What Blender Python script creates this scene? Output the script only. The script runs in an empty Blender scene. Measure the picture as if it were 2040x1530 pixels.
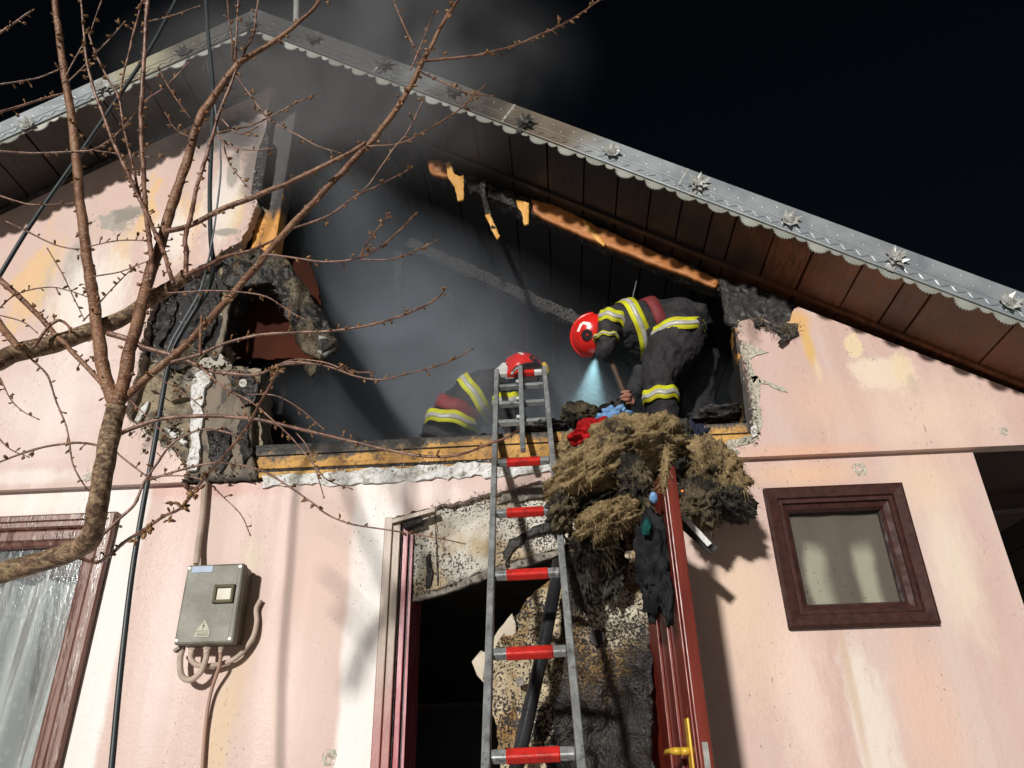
import bpy, bmesh, math, random
import numpy as np
from mathutils import Vector, Matrix, noise as mnoise
from mathutils.geometry import tessellate_polygon, delaunay_2d_cdt

random.seed(7); rng = np.random.default_rng(7)
sc = bpy.context.scene
R_ = math.radians

# ------------------------------------------------------------------ camera, sky, sun, exposure
F_PX, CAM_D, CAM_Z = 1530.0, 3.4, 1.55
_p, _y, _r = R_(28.5), R_(3.0), R_(1.4)
FWD = Vector((-math.sin(_y) * math.cos(_p), math.cos(_y) * math.cos(_p), math.sin(_p)))
_R0 = Vector((math.cos(_y), math.sin(_y), 0)); _U0 = _R0.cross(FWD)
RGT = _R0 * math.cos(_r) - _U0 * math.sin(_r); UPV = RGT.cross(FWD)
CAM = Vector((0, -CAM_D, CAM_Z))
cam_d = bpy.data.cameras.new('camera'); cam = bpy.data.objects.new('camera', cam_d)
sc.collection.objects.link(cam); sc.camera = cam
cam_d.sensor_width = 36.0; cam_d.sensor_fit = 'HORIZONTAL'; cam_d.lens = F_PX / 2040.0 * 36.0
cam_d.clip_start = 0.02; cam_d.clip_end = 2000
m = Matrix((RGT, UPV, -FWD)).transposed().to_4x4(); m.translation = CAM
cam.matrix_world = m

LDIR = Vector((0.32, 1.0, -0.27)).normalized()          # the way the scene light travels
world = bpy.data.worlds.new('World'); sc.world = world; world.use_nodes = True
wn = world.node_tree; wn.nodes.clear()
wo = wn.nodes.new('ShaderNodeOutputWorld'); wb = wn.nodes.new('ShaderNodeBackground')
ws = wn.nodes.new('ShaderNodeTexSky'); ws.sky_type = 'NISHITA'; ws.sun_disc = False
ws.sun_elevation = math.asin(-LDIR.z); ws.sun_rotation = math.atan2(-LDIR.x, -LDIR.y)
wb.inputs['Strength'].default_value = 0.0016
wn.links.new(ws.outputs[0], wb.inputs['Color']); wn.links.new(wb.outputs[0], wo.inputs['Surface'])

sun_d = bpy.data.lights.new('sun', 'SUN'); sun = bpy.data.objects.new('sun', sun_d)
sc.collection.objects.link(sun)
sun_d.energy = 4.2; sun_d.angle = R_(3.0); sun_d.color = (1.0, 0.95, 0.88)
sun.rotation_euler = LDIR.to_track_quat('-Z', 'Y').to_euler(); sun.location = (-4, -12, 8)

vs = sc.view_settings
vs.view_transform = 'Standard'; vs.look = 'None'; vs.gamma = 1.0; vs.exposure = 0.0
vs.use_curve_mapping = False
sc.cycles.use_denoising = True
sc.cycles.max_bounces = 8; sc.cycles.volume_bounces = 1
sc.cycles.volume_step_rate = 1.0; sc.cycles.volume_max_steps = 128

# ------------------------------------------------------------------ helpers
def at(px, py, Y=0.0):
    """the point of the plane y = Y that the photograph shows at pixel (px, py)"""
    d = FWD + RGT * ((px - 1020) / F_PX) - UPV * ((py - 765) / F_PX)
    return CAM + d * ((Y - CAM.y) / d.y)
def px_size(P):
    return (P - CAM).dot(FWD) / F_PX

def fbm(p, o=4):
    return mnoise.fractal(Vector(p), 1.0, 2.0, o)

def obj(name, me, mat=None, parent=None, **props):
    o = bpy.data.objects.new(name, me)
    sc.collection.objects.link(o)
    if mat is not None and me is not None and not me.materials: me.materials.append(mat)
    if parent is not None: o.parent = parent
    for k, v in props.items(): o[k] = v
    return o
def thing(name, label, category, loc=(0, 0, 0), group=None):
    o = bpy.data.objects.new(name, None); sc.collection.objects.link(o)
    o.empty_display_size = 0.1
    o['label'] = label; o['category'] = category
    if group: o['group'] = group
    return o

class MB:
    """collects geometry for one mesh"""
    def __init__(s): s.v = []; s.f = []
    def add(s, v, f):
        b = len(s.v); s.v += [tuple(x) for x in v]; s.f += [[i + b for i in q] for q in f]; return s
    def box(s, x0, x1, y0, y1, z0, z1):
        v = [(x0,y0,z0),(x1,y0,z0),(x1,y1,z0),(x0,y1,z0),(x0,y0,z1),(x1,y0,z1),(x1,y1,z1),(x0,y1,z1)]
        return s.add(v, [(3,2,1,0),(4,5,6,7),(0,1,5,4),(1,2,6,5),(2,3,7,6),(3,0,4,7)])
    def bar(s, a, b, w, h, up=(0, -1, 0)):
        """box along a-b, w across, h along up"""
        a, b = Vector(a), Vector(b); t = (b - a).normalized(); u = Vector(up); u = (u - t * u.dot(t)).normalized(); n = t.cross(u)
        v = []
        for p in (a, b):
            for sx, su in ((-1,-1),(1,-1),(1,1),(-1,1)): v.append(p + n * (sx * w / 2) + u * (su * h / 2))
        return s.add(v, [(3,2,1,0),(4,5,6,7),(0,1,5,4),(1,2,6,5),(2,3,7,6),(3,0,4,7)])
    def tube(s, pts, rad, n=8, caps=True, bump=0.0, seed=0):
        pts = [Vector(p) for p in pts]; k = len(pts)
        if not hasattr(rad, '__len__'): rad = [rad] * k
        up = Vector((0, -1, 0)); prev = None; V = []
        for i, p in enumerate(pts):
            t = (pts[min(i + 1, k - 1)] - pts[max(i - 1, 0)])
            t = t.normalized() if t.length > 1e-9 else Vector((0, 0, 1))
            a = prev if prev is not None else up
            a = a - t * a.dot(t)
            if a.length < 1e-4: a = Vector((1, 0, 0)) - t * t.x
            a.normalize(); prev = a; b = t.cross(a)
            for j in range(n):
                th = 2 * math.pi * j / n
                r = rad[i]
                if bump: r *= 1 + bump * fbm((p.x * 40 + seed, p.z * 40, j * 1.3), 2)
                V.append(p + (a * math.cos(th) + b * math.sin(th)) * r)
        Fs = [(i * n + j, i * n + (j + 1) % n, (i + 1) * n + (j + 1) % n, (i + 1) * n + j) for i in range(k - 1) for j in range(n)]
        if caps: Fs += [tuple(range(n - 1, -1, -1)), tuple((k - 1) * n + j for j in range(n))]
        return s.add(V, Fs)
    def prism(s, outline, y0, y1, holes=()):
        """outline: (x, z) points; faces y0 (front) to y1"""
        loops = [list(outline)] + [list(h) for h in holes]
        flat = [p for l in loops for p in l]; n = len(flat)
        ed = []; k = 0
        for l in loops: ed += [(k + i, k + (i + 1) % len(l)) for i in range(len(l))]; k += len(l)
        vo, eo, fo, ov, *_ = delaunay_2d_cdt([Vector(p) for p in flat], ed, [], 0, 1e-6)
        idx = [(o_[0] if o_ else None) for o_ in ov]
        def inside(x, z, l):
            c = False; j = len(l) - 1
            for i in range(len(l)):
                if (l[i][1] > z) != (l[j][1] > z) and x < (l[j][0]-l[i][0]) * (z-l[i][1]) / (l[j][1]-l[i][1]) + l[i][0]: c = not c
                j = i
            return c
        V = [(x, y0, z) for x, z in flat] + [(x, y1, z) for x, z in flat]
        ex = {}                                     # points where a ragged side crosses itself
        for i, o_ in enumerate(idx):
            if o_ is None: ex[i] = len(V); V += [(vo[i].x, y0, vo[i].y), (vo[i].x, y1, vo[i].y)]
        Fs = []
        for t in fo:
            cx = sum(vo[i].x for i in t) / 3; cz = sum(vo[i].y for i in t) / 3
            if not inside(cx, cz, loops[0]) or any(inside(cx, cz, h) for h in loops[1:]): continue
            Fs.append([idx[i] if idx[i] is not None else ex[i] for i in t]); Fs.append([idx[i] + n if idx[i] is not None else ex[i] + 1 for i in reversed(t)])
        k = 0
        for li, l in enumerate(loops):
            m_ = len(l); ar = sum(l[i][0]*l[(i+1)%m_][1] - l[(i+1)%m_][0]*l[i][1] for i in range(m_))
            ccw = (ar > 0) == (li == 0)
            for i in range(m_):
                a, b = k + i, k + (i + 1) % m_
                Fs.append((b, a, a + n, b + n) if ccw else (a, b, b + n, a + n))
            k += m_
        return s.add(V, Fs)
    def mesh(s, name, smooth=False):
        me = bpy.data.meshes.new(name); me.from_pydata(s.v, [], s.f); me.update()
        if smooth: me.shade_smooth()
        return me
    def build(s, name, mat, parent=None, smooth=False, bevel=0, **props):
        o = obj(name, s.mesh(name, smooth), mat, parent, **props)
        if bevel:
            b = o.modifiers.new('bevel', 'BEVEL'); b.width = bevel; b.segments = 2; b.limit_method = 'ANGLE'; b.angle_limit = R_(40)
        return o

def catmull(pts, step):
    """smooth polyline through tuples of any length"""
    P = [np.array(p, float) for p in pts]
    if len(P) < 3:
        n = max(2, int(np.linalg.norm(P[1][:3] - P[0][:3]) / step) + 1)
        return [P[0] + (P[1] - P[0]) * t for t in np.linspace(0, 1, n)]
    out = []
    for i in range(len(P) - 1):
        a = P[i - 1] if i else 2 * P[0] - P[1]; b, c = P[i], P[i + 1]
        d = P[i + 2] if i + 2 < len(P) else 2 * P[-1] - P[-2]
        n = max(1, int(np.linalg.norm(c[:3] - b[:3]) / step))
        for k in range(n):
            t = k / n
            out.append(0.5 * (2*b + (c-a)*t + (2*a-5*b+4*c-d)*t*t + (3*b-a-3*c+d)*t**3))
    out.append(P[-1]); return out

def jag(outline, amp=0.012, step=0.03, closed=True, seed=0, skip=()):
    """breaks the sides of an (x, z) outline into a ragged line; sides listed in skip stay straight"""
    r = random.Random(seed); out = []; n = len(outline)
    for i in range(n if closed else n - 1):
        a, b = outline[i], outline[(i + 1) % n]; out.append(tuple(a))
        if i in skip: continue
        L = math.hypot(b[0]-a[0], b[1]-a[1]); k = int(L / step)
        nx, nz = -(b[1]-a[1]) / max(L, 1e-6), (b[0]-a[0]) / max(L, 1e-6)
        for j in range(1, k):
            t = j / k + r.uniform(-.25, .25) / k
            d = amp * (1.2 * fbm((a[0] + t * 3 * L, a[1] + seed, seed * 3.1), 3) + r.uniform(-.6, .6))
            out.append((a[0] + (b[0]-a[0]) * t + nx * d, a[1] + (b[1]-a[1]) * t + nz * d))
    return out
def pxo(pts, Y=0.0):
    return [(at(x, y, Y).x, at(x, y, Y).z) for x, y in pts]

def sheet(name, outline_px, Yf, thick, mat, parent=None, grid=0.022, amp=0.006, nscale=9.0, seed=0, jagamp=.01, skip=(), smooth=True, **props):
    """a ragged slab with an uneven face: outline in pixels, Yf(px, py) its distance"""
    Y0 = Yf(*outline_px[0])
    ymid = sum(Yf(*p) for p in outline_px) / len(outline_px)
    ol = jag(pxo(outline_px, ymid), jagamp, .025, True, seed, skip)
    r = random.Random(seed)
    xs = [p[0] for p in ol]; zs = [p[1] for p in ol]
    V = [Vector(p) for p in ol]; E = [(i, (i + 1) % len(ol)) for i in range(len(ol))]
    x = min(xs)
    while x < max(xs):
        z = min(zs)
        while z < max(zs):
            V.append(Vector((x + r.uniform(-.3, .3) * grid, z + r.uniform(-.3, .3) * grid))); z += grid
        x += grid
    vo, eo, fo, *_ = delaunay_2d_cdt(V, E, [], 1, 1e-5)
    # Yf is given in pixels: linear map from plane coordinates to distance
    A = np.array([[*pxo([p], ymid)[0], 1] for p in outline_px]); yv = np.array([Yf(*p) for p in outline_px])
    co = np.linalg.lstsq(A, yv, rcond=None)[0]
    front, back = [], []
    for v in vo:
        y = co[0] * v.x + co[1] * v.y + co[2]
        d = amp * fbm((v.x * nscale + seed * 5, v.y * nscale, seed), 5)
        k = (y - CAM.y) / (ymid - CAM.y)           # keep it on its ray when the slab is tilted
        X, Z = CAM.x + (v.x - CAM.x) * k, CAM.z + (v.y - CAM.z) * k
        front.append((X, y + d, Z)); back.append((X, y + d * .3 + thick, Z))
    n = len(vo); b = MB(); fs = []
    for f in fo: fs.append(tuple(f)); fs.append(tuple(i + n for i in reversed(f)))
    cnt = {}
    for f in fo:
        for i in range(len(f)):
            e = (f[i], f[(i + 1) % len(f)]); cnt[e] = 1
    for (a, c) in cnt:
        if (c, a) not in cnt: fs.append((c, a, a + n, c + n))
    b.add(front + back, fs)
    return b.build(name, mat, parent, smooth, **props)

# ------------------------------------------------------------------ materials
class NT:
    def __init__(s, name):
        s.m = bpy.data.materials.new(name); s.m.use_nodes = True; s.t = s.m.node_tree; s.n = s.t.nodes
        s.b = s.n['Principled BSDF']; s.co = s.n.new('ShaderNodeTexCoord').outputs['Object']
    def link(s, a, b): s.t.links.new(a, b)
    def new(s, kind, **kw):
        o = s.n.new(kind)
        for k, v in kw.items(): setattr(o, k, v)
        return o
    def set(s, sock, v):
        if isinstance(v, bpy.types.NodeSocket): s.link(v, sock)
        else: sock.default_value = v
    def math(s, op, a, b=0.0, clamp=False):
        o = s.new('ShaderNodeMath', operation=op, use_clamp=clamp); s.set(o.inputs[0], a); s.set(o.inputs[1], b); return o.outputs[0]
    def scale(s, sc_):
        o = s.new('ShaderNodeMapping'); s.link(s.co, o.inputs[0]); o.inputs['Scale'].default_value = sc_; return o.outputs[0]
    def noise(s, scale, detail=5, rough=.55, dist=0, stretch=None):
        o = s.new('ShaderNodeTexNoise'); o.inputs['Scale'].default_value = scale; o.inputs['Detail'].default_value = detail
        o.inputs['Roughness'].default_value = rough; o.inputs['Distortion'].default_value = dist
        s.link(s.scale(stretch) if stretch else s.co, o.inputs['Vector']); return o.outputs['Fac']
    def voro(s, scale, feature='F1', stretch=None):
        o = s.new('ShaderNodeTexVoronoi', feature=feature); o.inputs['Scale'].default_value = scale
        s.link(s.scale(stretch) if stretch else s.co, o.inputs['Vector']); return o.outputs['Distance']
    def ramp(s, fac, lo, hi, a=0.0, b=1.0):
        o = s.new('ShaderNodeMapRange', interpolation_type='SMOOTHSTEP'); s.set(o.inputs[0], fac)
        for i, v in enumerate((lo, hi, a, b)): o.inputs[i + 1].default_value = v
        return o.outputs[0]
    def mix(s, fac, a, b):
        o = s.new('ShaderNodeMix', data_type='RGBA'); s.set(o.inputs['Factor'], fac)
        for k, v in (('A', a), ('B', b)):
            sock = [i for i in o.inputs if i.name == k and i.type == 'RGBA'][0]
            s.set(sock, v if isinstance(v, bpy.types.NodeSocket) else (*v, 1))
        return [q for q in o.outputs if q.type == 'RGBA'][0]
    def blob(s, x, z, rx, rz, nz, amt=.5, soft=.25):
        """a patch with a ragged rim round (x, z)"""
        a = s.new('ShaderNodeVectorMath', operation='SUBTRACT'); s.link(s.co, a.inputs[0]); a.inputs[1].default_value = (x, 0, z)
        b = s.new('ShaderNodeVectorMath', operation='MULTIPLY'); s.link(a.outputs[0], b.inputs[0]); b.inputs[1].default_value = (1/rx, 0, 1/rz)
        c = s.new('ShaderNodeVectorMath', operation='LENGTH'); s.link(b.outputs[0], c.inputs[0])
        d = s.math('SUBTRACT', nz, .5); e = s.math('MULTIPLY', d, amt * 4); f = s.math('ADD', c.outputs['Value'], e)
        return s.ramp(f, 1 + soft, 1 - soft)
    def blob3(s, c, r, nz, amt=.35):
        a = s.new('ShaderNodeVectorMath', operation='SUBTRACT'); s.link(s.co, a.inputs[0]); a.inputs[1].default_value = c
        b = s.new('ShaderNodeVectorMath', operation='DIVIDE'); s.link(a.outputs[0], b.inputs[0]); b.inputs[1].default_value = r
        l = s.new('ShaderNodeVectorMath', operation='LENGTH'); s.link(b.outputs[0], l.inputs[0])
        return s.ramp(s.math('ADD', l.outputs['Value'], s.math('MULTIPLY', s.math('SUBTRACT', nz, .5), amt * 4)), 1.0, .15)
    def sep(s):
        o = s.new('ShaderNodeSeparateXYZ'); s.link(s.co, o.inputs[0]); return o.outputs
    def bump(s, h, strength=.3, dist=.01):
        o = s.new('ShaderNodeBump'); o.inputs['Strength'].default_value = strength; o.inputs['Distance'].default_value = dist
        s.link(h, o.inputs['Height']); s.link(o.outputs[0], s.b.inputs['Normal']); return o
    def fin(s, col, rough=.6, metal=0.0, spec=.5):
        s.set(s.b.inputs['Base Color'], col if isinstance(col, bpy.types.NodeSocket) else (*col, 1))
        s.set(s.b.inputs['Roughness'], rough); s.b.inputs['Metallic'].default_value = metal
        s.b.inputs['Specular IOR Level'].default_value = spec; return s.m

def simple(name, c1, c2=None, scale=8, rough=.6, metal=0, bump=0, bscale=60, stretch=None, spec=.4, lo=.35, hi=.65, bdist=.004):
    t = NT(name)
    col = t.mix(t.ramp(t.noise(scale, stretch=stretch), lo, hi), c1, c2) if c2 else c1
    if bump: t.bump(t.noise(bscale, 6, stretch=stretch), bump, bdist)
    return t.fin(col, rough, metal, spec)

# render coat of the walls: pale pink paint, streaks, water runs, soot, bare patches
def wall_mat(name, white, blobs, seedshift=0):
    t = NT(name)
    big = t.noise(.8, 3, .5, stretch=(1.5, 1, .5)); run = t.noise(2.2, 5, .6, stretch=(2.4, 1, .28)); fine = t.noise(55, 4)
    col = t.mix(t.ramp(big, .34, .66), (.53, .375, .335), (.55, .415, .375))
    col = t.mix(t.ramp(run, .46, .70, 0, .55), col, (.585, .49, .45))
    col = t.mix(t.ramp(t.noise(3.1, 5, .6, stretch=(3.2, 1, .22)), .56, .76, 0, .38), col, (.47, .34, .25))
    col = t.mix(t.ramp(t.noise(9, 6, .7, stretch=(2.5, 1, .18)), .58, .72, 0, .35), col, (.42, .30, .22))
    col = t.mix(t.ramp(t.noise(24, 5, .7), .55, .75, 0, .22), col, (.36, .26, .2))
    xyz = t.sep(); wob = t.math('MULTIPLY', t.math('SUBTRACT', t.noise(4, 4), .5), .05)
    X = t.math('ADD', xyz[0], wob)
    for x0, x1 in white:
        mk = t.math('MULTIPLY', t.ramp(X, x0 - .018, x0 + .018), t.ramp(X, x1 + .018, x1 - .018))
        col = t.mix(t.math('MULTIPLY', mk, .9), col, (.70, .69, .68))
    nz = t.math('ADD', t.math('MULTIPLY', t.noise(7, 6, .62), .55), t.math('MULTIPLY', t.noise(26, 6, .75), .45)); nzs = t.math('ADD', t.math('MULTIPLY', t.noise(9, 5, .6, stretch=(1, 1, .35)), .6), t.math('MULTIPLY', t.noise(30, 6, .75, stretch=(1, 1, .4)), .4))
    for (x, z, rx, rz, c, amt, soft, k, streak) in blobs:
        mk = t.blob(x, z, rx, rz, nzs if streak else nz, amt, soft)
        col = t.mix(t.math('MULTIPLY', mk, k), col, c)
    # spatter of soot and grit
    sp = t.ramp(t.noise(80, 3, .6, stretch=(1, 1, .5)), .62, .67); wh = t.ramp(t.noise(1.9, 3, stretch=(2, 1, .5)), .46, .66)
    col = t.mix(t.math('MULTIPLY', t.math('MULTIPLY', sp, wh), .75), col, (.10, .075, .055))
    h = t.math('ADD', t.math('MULTIPLY', fine, .5), t.math('MULTIPLY', t.noise(5, 3), 2.0))
    t.bump(t.math('ADD', h, t.math('MULTIPLY', t.noise(180, 3), .5)), .5, .006)
    return t.fin(col, t.ramp(run, .35, .65, .40, .62), 0, .5)

def W(px, py, rpx, rpy, c, amt=.5, soft=.25, k=1.0, streak=False, Y=-.04):
    P = at(px, py, Y); s_ = px_size(P); return (P.x, P.z, rpx * s_, rpy * s_ * 1.05, c, amt, soft, k, streak)
YEL = (.66, .42, .17); GRY = (.30, .27, .235); CRM = (.66, .54, .36); WHT = (.72, .69, .66); SOOT = (.03, .028, .026); MESH = (.27, .25, .19); PUR = (.34, .09, .2)
upper_blobs = [
    W(230, 440, 45, 26, GRY, 1.5, .12), W(255, 425, 26, 22, (.2,.18,.155), 1.5, .2, .8), W(150, 530, 22, 70, GRY, .8, .3, .8, True), W(90, 560, 14, 60, (.42,.38,.3), .8, .3, .7, True),
    W(300, 410, 24, 70, YEL, 1.7, .4, .75, True), W(60, 570, 34, 90, YEL, 1.7, .5, .7, True), W(385, 430, 34, 70, YEL, 1.7, .4, .65, True), W(235, 520, 22, 70, (.62,.44,.24), 1.0, .5, .8, True), W(120, 640, 26, 70, (.60,.45,.27), 1.0, .5, .7, True), W(470, 420, 22, 60, (.62,.46,.24), 1.0, .4, .8, True),
    W(440, 400, 40, 90, WHT, .8, .5, .7, True), W(180, 600, 70, 120, WHT, .8, .6, .8, True), W(340, 470, 40, 60, WHT, .7, .5, .7, True),
    W(465, 340, 14, 45, GRY, .8, .2, .9, True), W(430, 275, 85, 40, (.16,.13,.12), .6, .7, .85), W(480, 265, 60, 52, (.05,.045,.043), .6, .6, .95), W(508, 330, 22, 74, (.13,.115,.105), .6, .5, .85), W(450, 462, 25, 10, GRY, .8, .2),
    W(100, 800, 120, 120, (.70,.62,.60), .7, .8, .7), W(60, 950, 90, 14, WHT, .6, .6, .6), 
    W(1700, 685, 16, 27, CRM, .7, .12), W(1760, 745, 60, 36, (.68,.58,.47), .8, .3, .9), W(1796, 735, 16, 34, CRM, .6, .6, .8, True), W(1818, 770, 9, 22, GRY, .5, .5, .5, True),
    W(1610, 690, 10, 46, (.60,.38,.12), .5, .6, .9, True), W(1590, 640, 22, 26, (.62,.36,.12), .4, .5, .8), W(1630, 740, 6, 26, CRM, .6, .5, .7, True),
    W(1850, 830, 110, 70, (.68,.52,.42), .7, .9, .7), W(1640, 800, 60, 50, (.62,.42,.32), .7, .9, .7), W(1600, 900, 130, 14, (.66,.38,.26), .5, .9, .7),
    W(1545, 650, 30, 14, SOOT, .8, .3, .9), W(1500, 660, 16, 30, (.2,.13,.1), .8, .5, .7)]
lower_blobs = [W(*a, Y=0.0) for a in [
    (1600, 1400, 50, 170, (.70,.55,.49), .7, .6, .8, True),
    (1740, 1440, 40, 130, (.68,.62,.55), .8, .4, .8, True), (1900, 1120, 40, 130, (.67,.57,.48), .7, .7, .8, True), (1850, 1420, 50, 120, (.64,.44,.36), .7, .7, .8, True),
    (1700, 1380, 8, 110, (.5,.36,.26), .5, .5, .6, True), (1480, 1200, 60, 150, (.66,.50,.36), .6, .9, .7), (1840, 960, 60, 50, (.67,.50,.37), .6, .9, .7), (1600, 945, 90, 20, (.68,.44,.28), .5, .9, .7),
    (480, 1330, 20, 120, (.56,.42,.28), .6, .6, .7, True), (435, 1480, 22, 120, (.60,.46,.30), .5, .5, .8, True), (500, 1120, 18, 40, (.6,.5,.4), .9, .6, .8),
    (640, 1130, 60, 140, (.64,.47,.41), .2, .95, .7), (570, 1400, 70, 120, (.66,.52,.47), .2, .95, .7), (330, 1300, 40, 200, (.66,.55,.52), .2, .95, .7), (820, 985, 110, 30, (.72,.60,.57), .5, .8, .8), (60, 1005, 120, 30, WHT, .4, .7, .9), (430, 975, 130, 16, (.45,.2,.17), .5, .6, .5)]]
M_up = wall_mat('pink_render_upper', [], upper_blobs)
M_low = wall_mat('pink_render_lower', [(-2.4, -1.935), (-.935, -.70)], lower_blobs)

def char_mat(name, col=(.012,.012,.013), col2=(.035,.03,.028), scale=26, rough=.45, strength=.8, stretch=None):
    t = NT(name); v = t.voro(scale, stretch=stretch); n = t.noise(scale * 1.5, 5)
    t.bump(t.math('ADD', v, t.math('MULTIPLY', n, .6)), strength, .02)
    return t.fin(t.mix(t.ramp(n, .4, .65), col, col2), t.ramp(t.noise(12), .35, .6, rough, .8), 0, .5)
M_char = char_mat('charred_wood'); M_charblock = char_mat('charred_rafter', (.01,.0095,.009), (.05,.04,.034), 30, .35, 1.0, (1, 1, .7))
M_soot = simple('sooty_lining', (.010,.0095,.009), (.024,.022,.021), 6, .95, 0, .3, 20, spec=.1)

# sheathing boards: brown varnish that turns to char towards the ridge (x decides: the fire was there)
t = NT('varnished_sheathing'); xyz = t.sep(); g = t.noise(7, 6, .6, 1.0, stretch=(6, .8, 6)); b2 = t.noise(2.0, 4)
col = t.mix(t.ramp(g, .35, .65), (.13, .042, .016), (.25, .094, .036))
rnd = t.new('ShaderNodeObjectInfo').outputs['Random']; col = t.mix(t.math('MULTIPLY', rnd, .65), col, (.065, .028, .016)); col = t.mix(t.ramp(b2, .45, .7, 0, .8), col, (.045, .018, .010))
ch = t.ramp(t.math('ADD', xyz[0], t.math('MULTIPLY', t.math('SUBTRACT', t.noise(3, 5), .5), 1.6)), 1.55, .55)
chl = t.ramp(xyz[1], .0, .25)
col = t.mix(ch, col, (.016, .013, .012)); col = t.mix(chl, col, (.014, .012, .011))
t.bump(t.noise(14, 5, stretch=(8, 1, 8)), .25, .006); M_board = t.fin(col, t.ramp(g, .3, .7, .38, .6), 0, .5)

# pressed zinc trim, smoked near the ridge
t = NT('zinc_trim'); xyz = t.sep(); n = t.noise(2.6, 5, .6); 
sm = t.blob(-1.10, 5.45, 1.10, 1.0, n, .5, .6); br = t.blob(-.15, 4.85, .75, .5, n, .6, .5); br2 = t.blob(-2.25, 5.45, .35, .3, n, .6, .4)
col = t.mix(t.ramp(t.noise(9, 4), .3, .7), (.22, .25, .275), (.31, .34, .36))
col = t.mix(t.math('MULTIPLY', br, .85), col, (.15, .11, .065)); col = t.mix(t.math('MULTIPLY', br2, .6), col, (.36, .30, .14)); col = t.mix(t.math('MULTIPLY', sm, .92), col, (.035, .033, .030))
t.bump(t.noise(30, 4), .12, .004); M_zinc = t.fin(col, t.ramp(n, .3, .7, .34, .5), .35, .6)
M_zincdark = simple('tarnished_zinc', (.30,.30,.28), (.46,.47,.46), 25, .32, .25)

def wood_mat(name, a, b, dark, rough=.5, stretch=(1, 6, 10), sc_=5, charamt=(.60, .72)):
    t = NT(name); g = t.noise(sc_, 6, .6, .8, stretch=stretch); n = t.noise(3.2, 6, .65)
    col = t.mix(t.ramp(g, .3, .7), a, b); col = t.mix(t.ramp(n, *charamt), col, dark)
    t.bump(t.noise(sc_ * 4, 5, stretch=stretch), .25, .004); return t.fin(col, rough, 0, .4)
# the sill beam: yellow pine, charred along its upper edge
t = NT('scorched_beam'); xyz = t.sep(); g = t.noise(3, 6, .6, 1, stretch=(.7, 6, 9)); n = t.noise(9, 6, .7); bigx = t.noise(2.2, 4, stretch=(1.6, 1, .2))
col = t.mix(t.ramp(g, .3, .7), (.50, .255, .055), (.62, .36, .10))
col = t.mix(t.ramp(bigx, .46, .66, 0, .85), col, (.17, .08, .03)); col = t.mix(t.ramp(t.noise(34, 5, .7), .50, .64, 0, .7), col, (.10, .06, .03))
lim = t.math('ADD', xyz[2], t.math('MULTIPLY', t.math('SUBTRACT', n, .5), .26))
lx = t.ramp(xyz[0], -1.2, -.1, .066, .016)
col = t.mix(t.ramp(t.math('ADD', lim, lx), 3.10, 3.135), col, (.09, .075, .06)); col = t.mix(t.ramp(t.math('ADD', lim, lx), 3.13, 3.16), col, (.02, .018, .017))
t.bump(t.math('ADD', t.math('ADD', n, g), t.noise(60, 5)), .9, .010); M_beam = t.fin(col, .5, 0, .5)
# posts: charred with unburnt yellow wood showing
t = NT('scorched_post'); n = t.noise(6, 6, .65, 0, stretch=(1.6, 1, .6)); xyz = t.sep()
col = t.mix(t.ramp(n, .50, .58), (.022, .019, .017), (.58, .27, .05)); t.bump(t.noise(30, 5), .5, .006)
M_post = t.fin(col, .55)
t = NT('scorched_post_upper'); n = t.noise(6, 6, .65, 0, stretch=(2.2, 1, .5)); xyz = t.sep()
m1 = t.math('MULTIPLY', t.ramp(n, .44, .53), t.ramp(xyz[2], 4.72, 4.58)); m2 = t.math('MULTIPLY', t.ramp(n, .56, .6), t.ramp(xyz[2], 4.95, 4.8))
col = t.mix(t.math('MAXIMUM', m1, m2), (.03, .03, .03), (.60, .27, .04)); t.bump(t.noise(30, 5), .5, .006); M_post2 = t.fin(col, .5)
M_splinter = wood_mat('fresh_split_wood', (.62,.30,.06), (.72,.42,.12), (.30,.12,.03), .5, (9, 6, 1))
M_orangew = wood_mat('scorched_batten', (.34,.12,.035), (.46,.19,.06), (.05,.03,.02), .5, (1, 6, 6), 6, (.55, .66))
M_foam = simple('white_foam_board', (.68,.69,.69), (.36,.34,.29), 26, .8, 0, 1.0, 90, lo=.48, hi=.68, bdist=.008)
# burnt sheets: pale render skin, speckled with char, brown scorch
def burnt_sheet(name, pale, speck_lo, big_lo, tan=(.42,.27,.11), dark=(.02,.018,.017), rough=.5):
    t = NT(name); s1 = t.noise(95, 3, .55); s2 = t.noise(2.6, 6, .62, .4); s3 = t.noise(4.5, 5)
    col = t.mix(t.ramp(s3, .42, .62), pale, tan)
    col = t.mix(t.ramp(t.math('ADD', s1, t.math('MULTIPLY', t.math('SUBTRACT', s2, .5), 1.0)), speck_lo, speck_lo + .035), col, dark)
    col = t.mix(t.ramp(s2, big_lo, big_lo + .09), col, dark)
    col = t.mix(t.ramp(t.noise(7, 5, .6, stretch=(2, 1, .35)), .60, .70, 0, .6), col, (.16, .09, .04))
    t.bump(t.math('ADD', t.noise(70, 6), t.noise(9, 4)), .9, .010); return t.fin(col, t.ramp(s2, .4, .6, .75, .38), 0, .5)
M_lintel = burnt_sheet('scorched_plaster', (.56,.54,.48), .57, .70, (.42,.33,.21), (.055,.045,.04))
M_sheetA = burnt_sheet('scorched_foam_pale', (.52,.44,.30), .53, .58, (.27,.155,.05))
t = NT('scorched_foam_dark'); s1 = t.noise(95, 3, .55); s2 = t.noise(5, 6, .62, .6); pc = at(1225, 1150, -.14); pm = t.blob(pc.x, pc.z, .17, .26, s2, .55, .5); pc2 = at(1190, 1290, -.16); pm2 = t.blob(pc2.x, pc2.z, .13, .16, s2, .6, .6)
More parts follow.
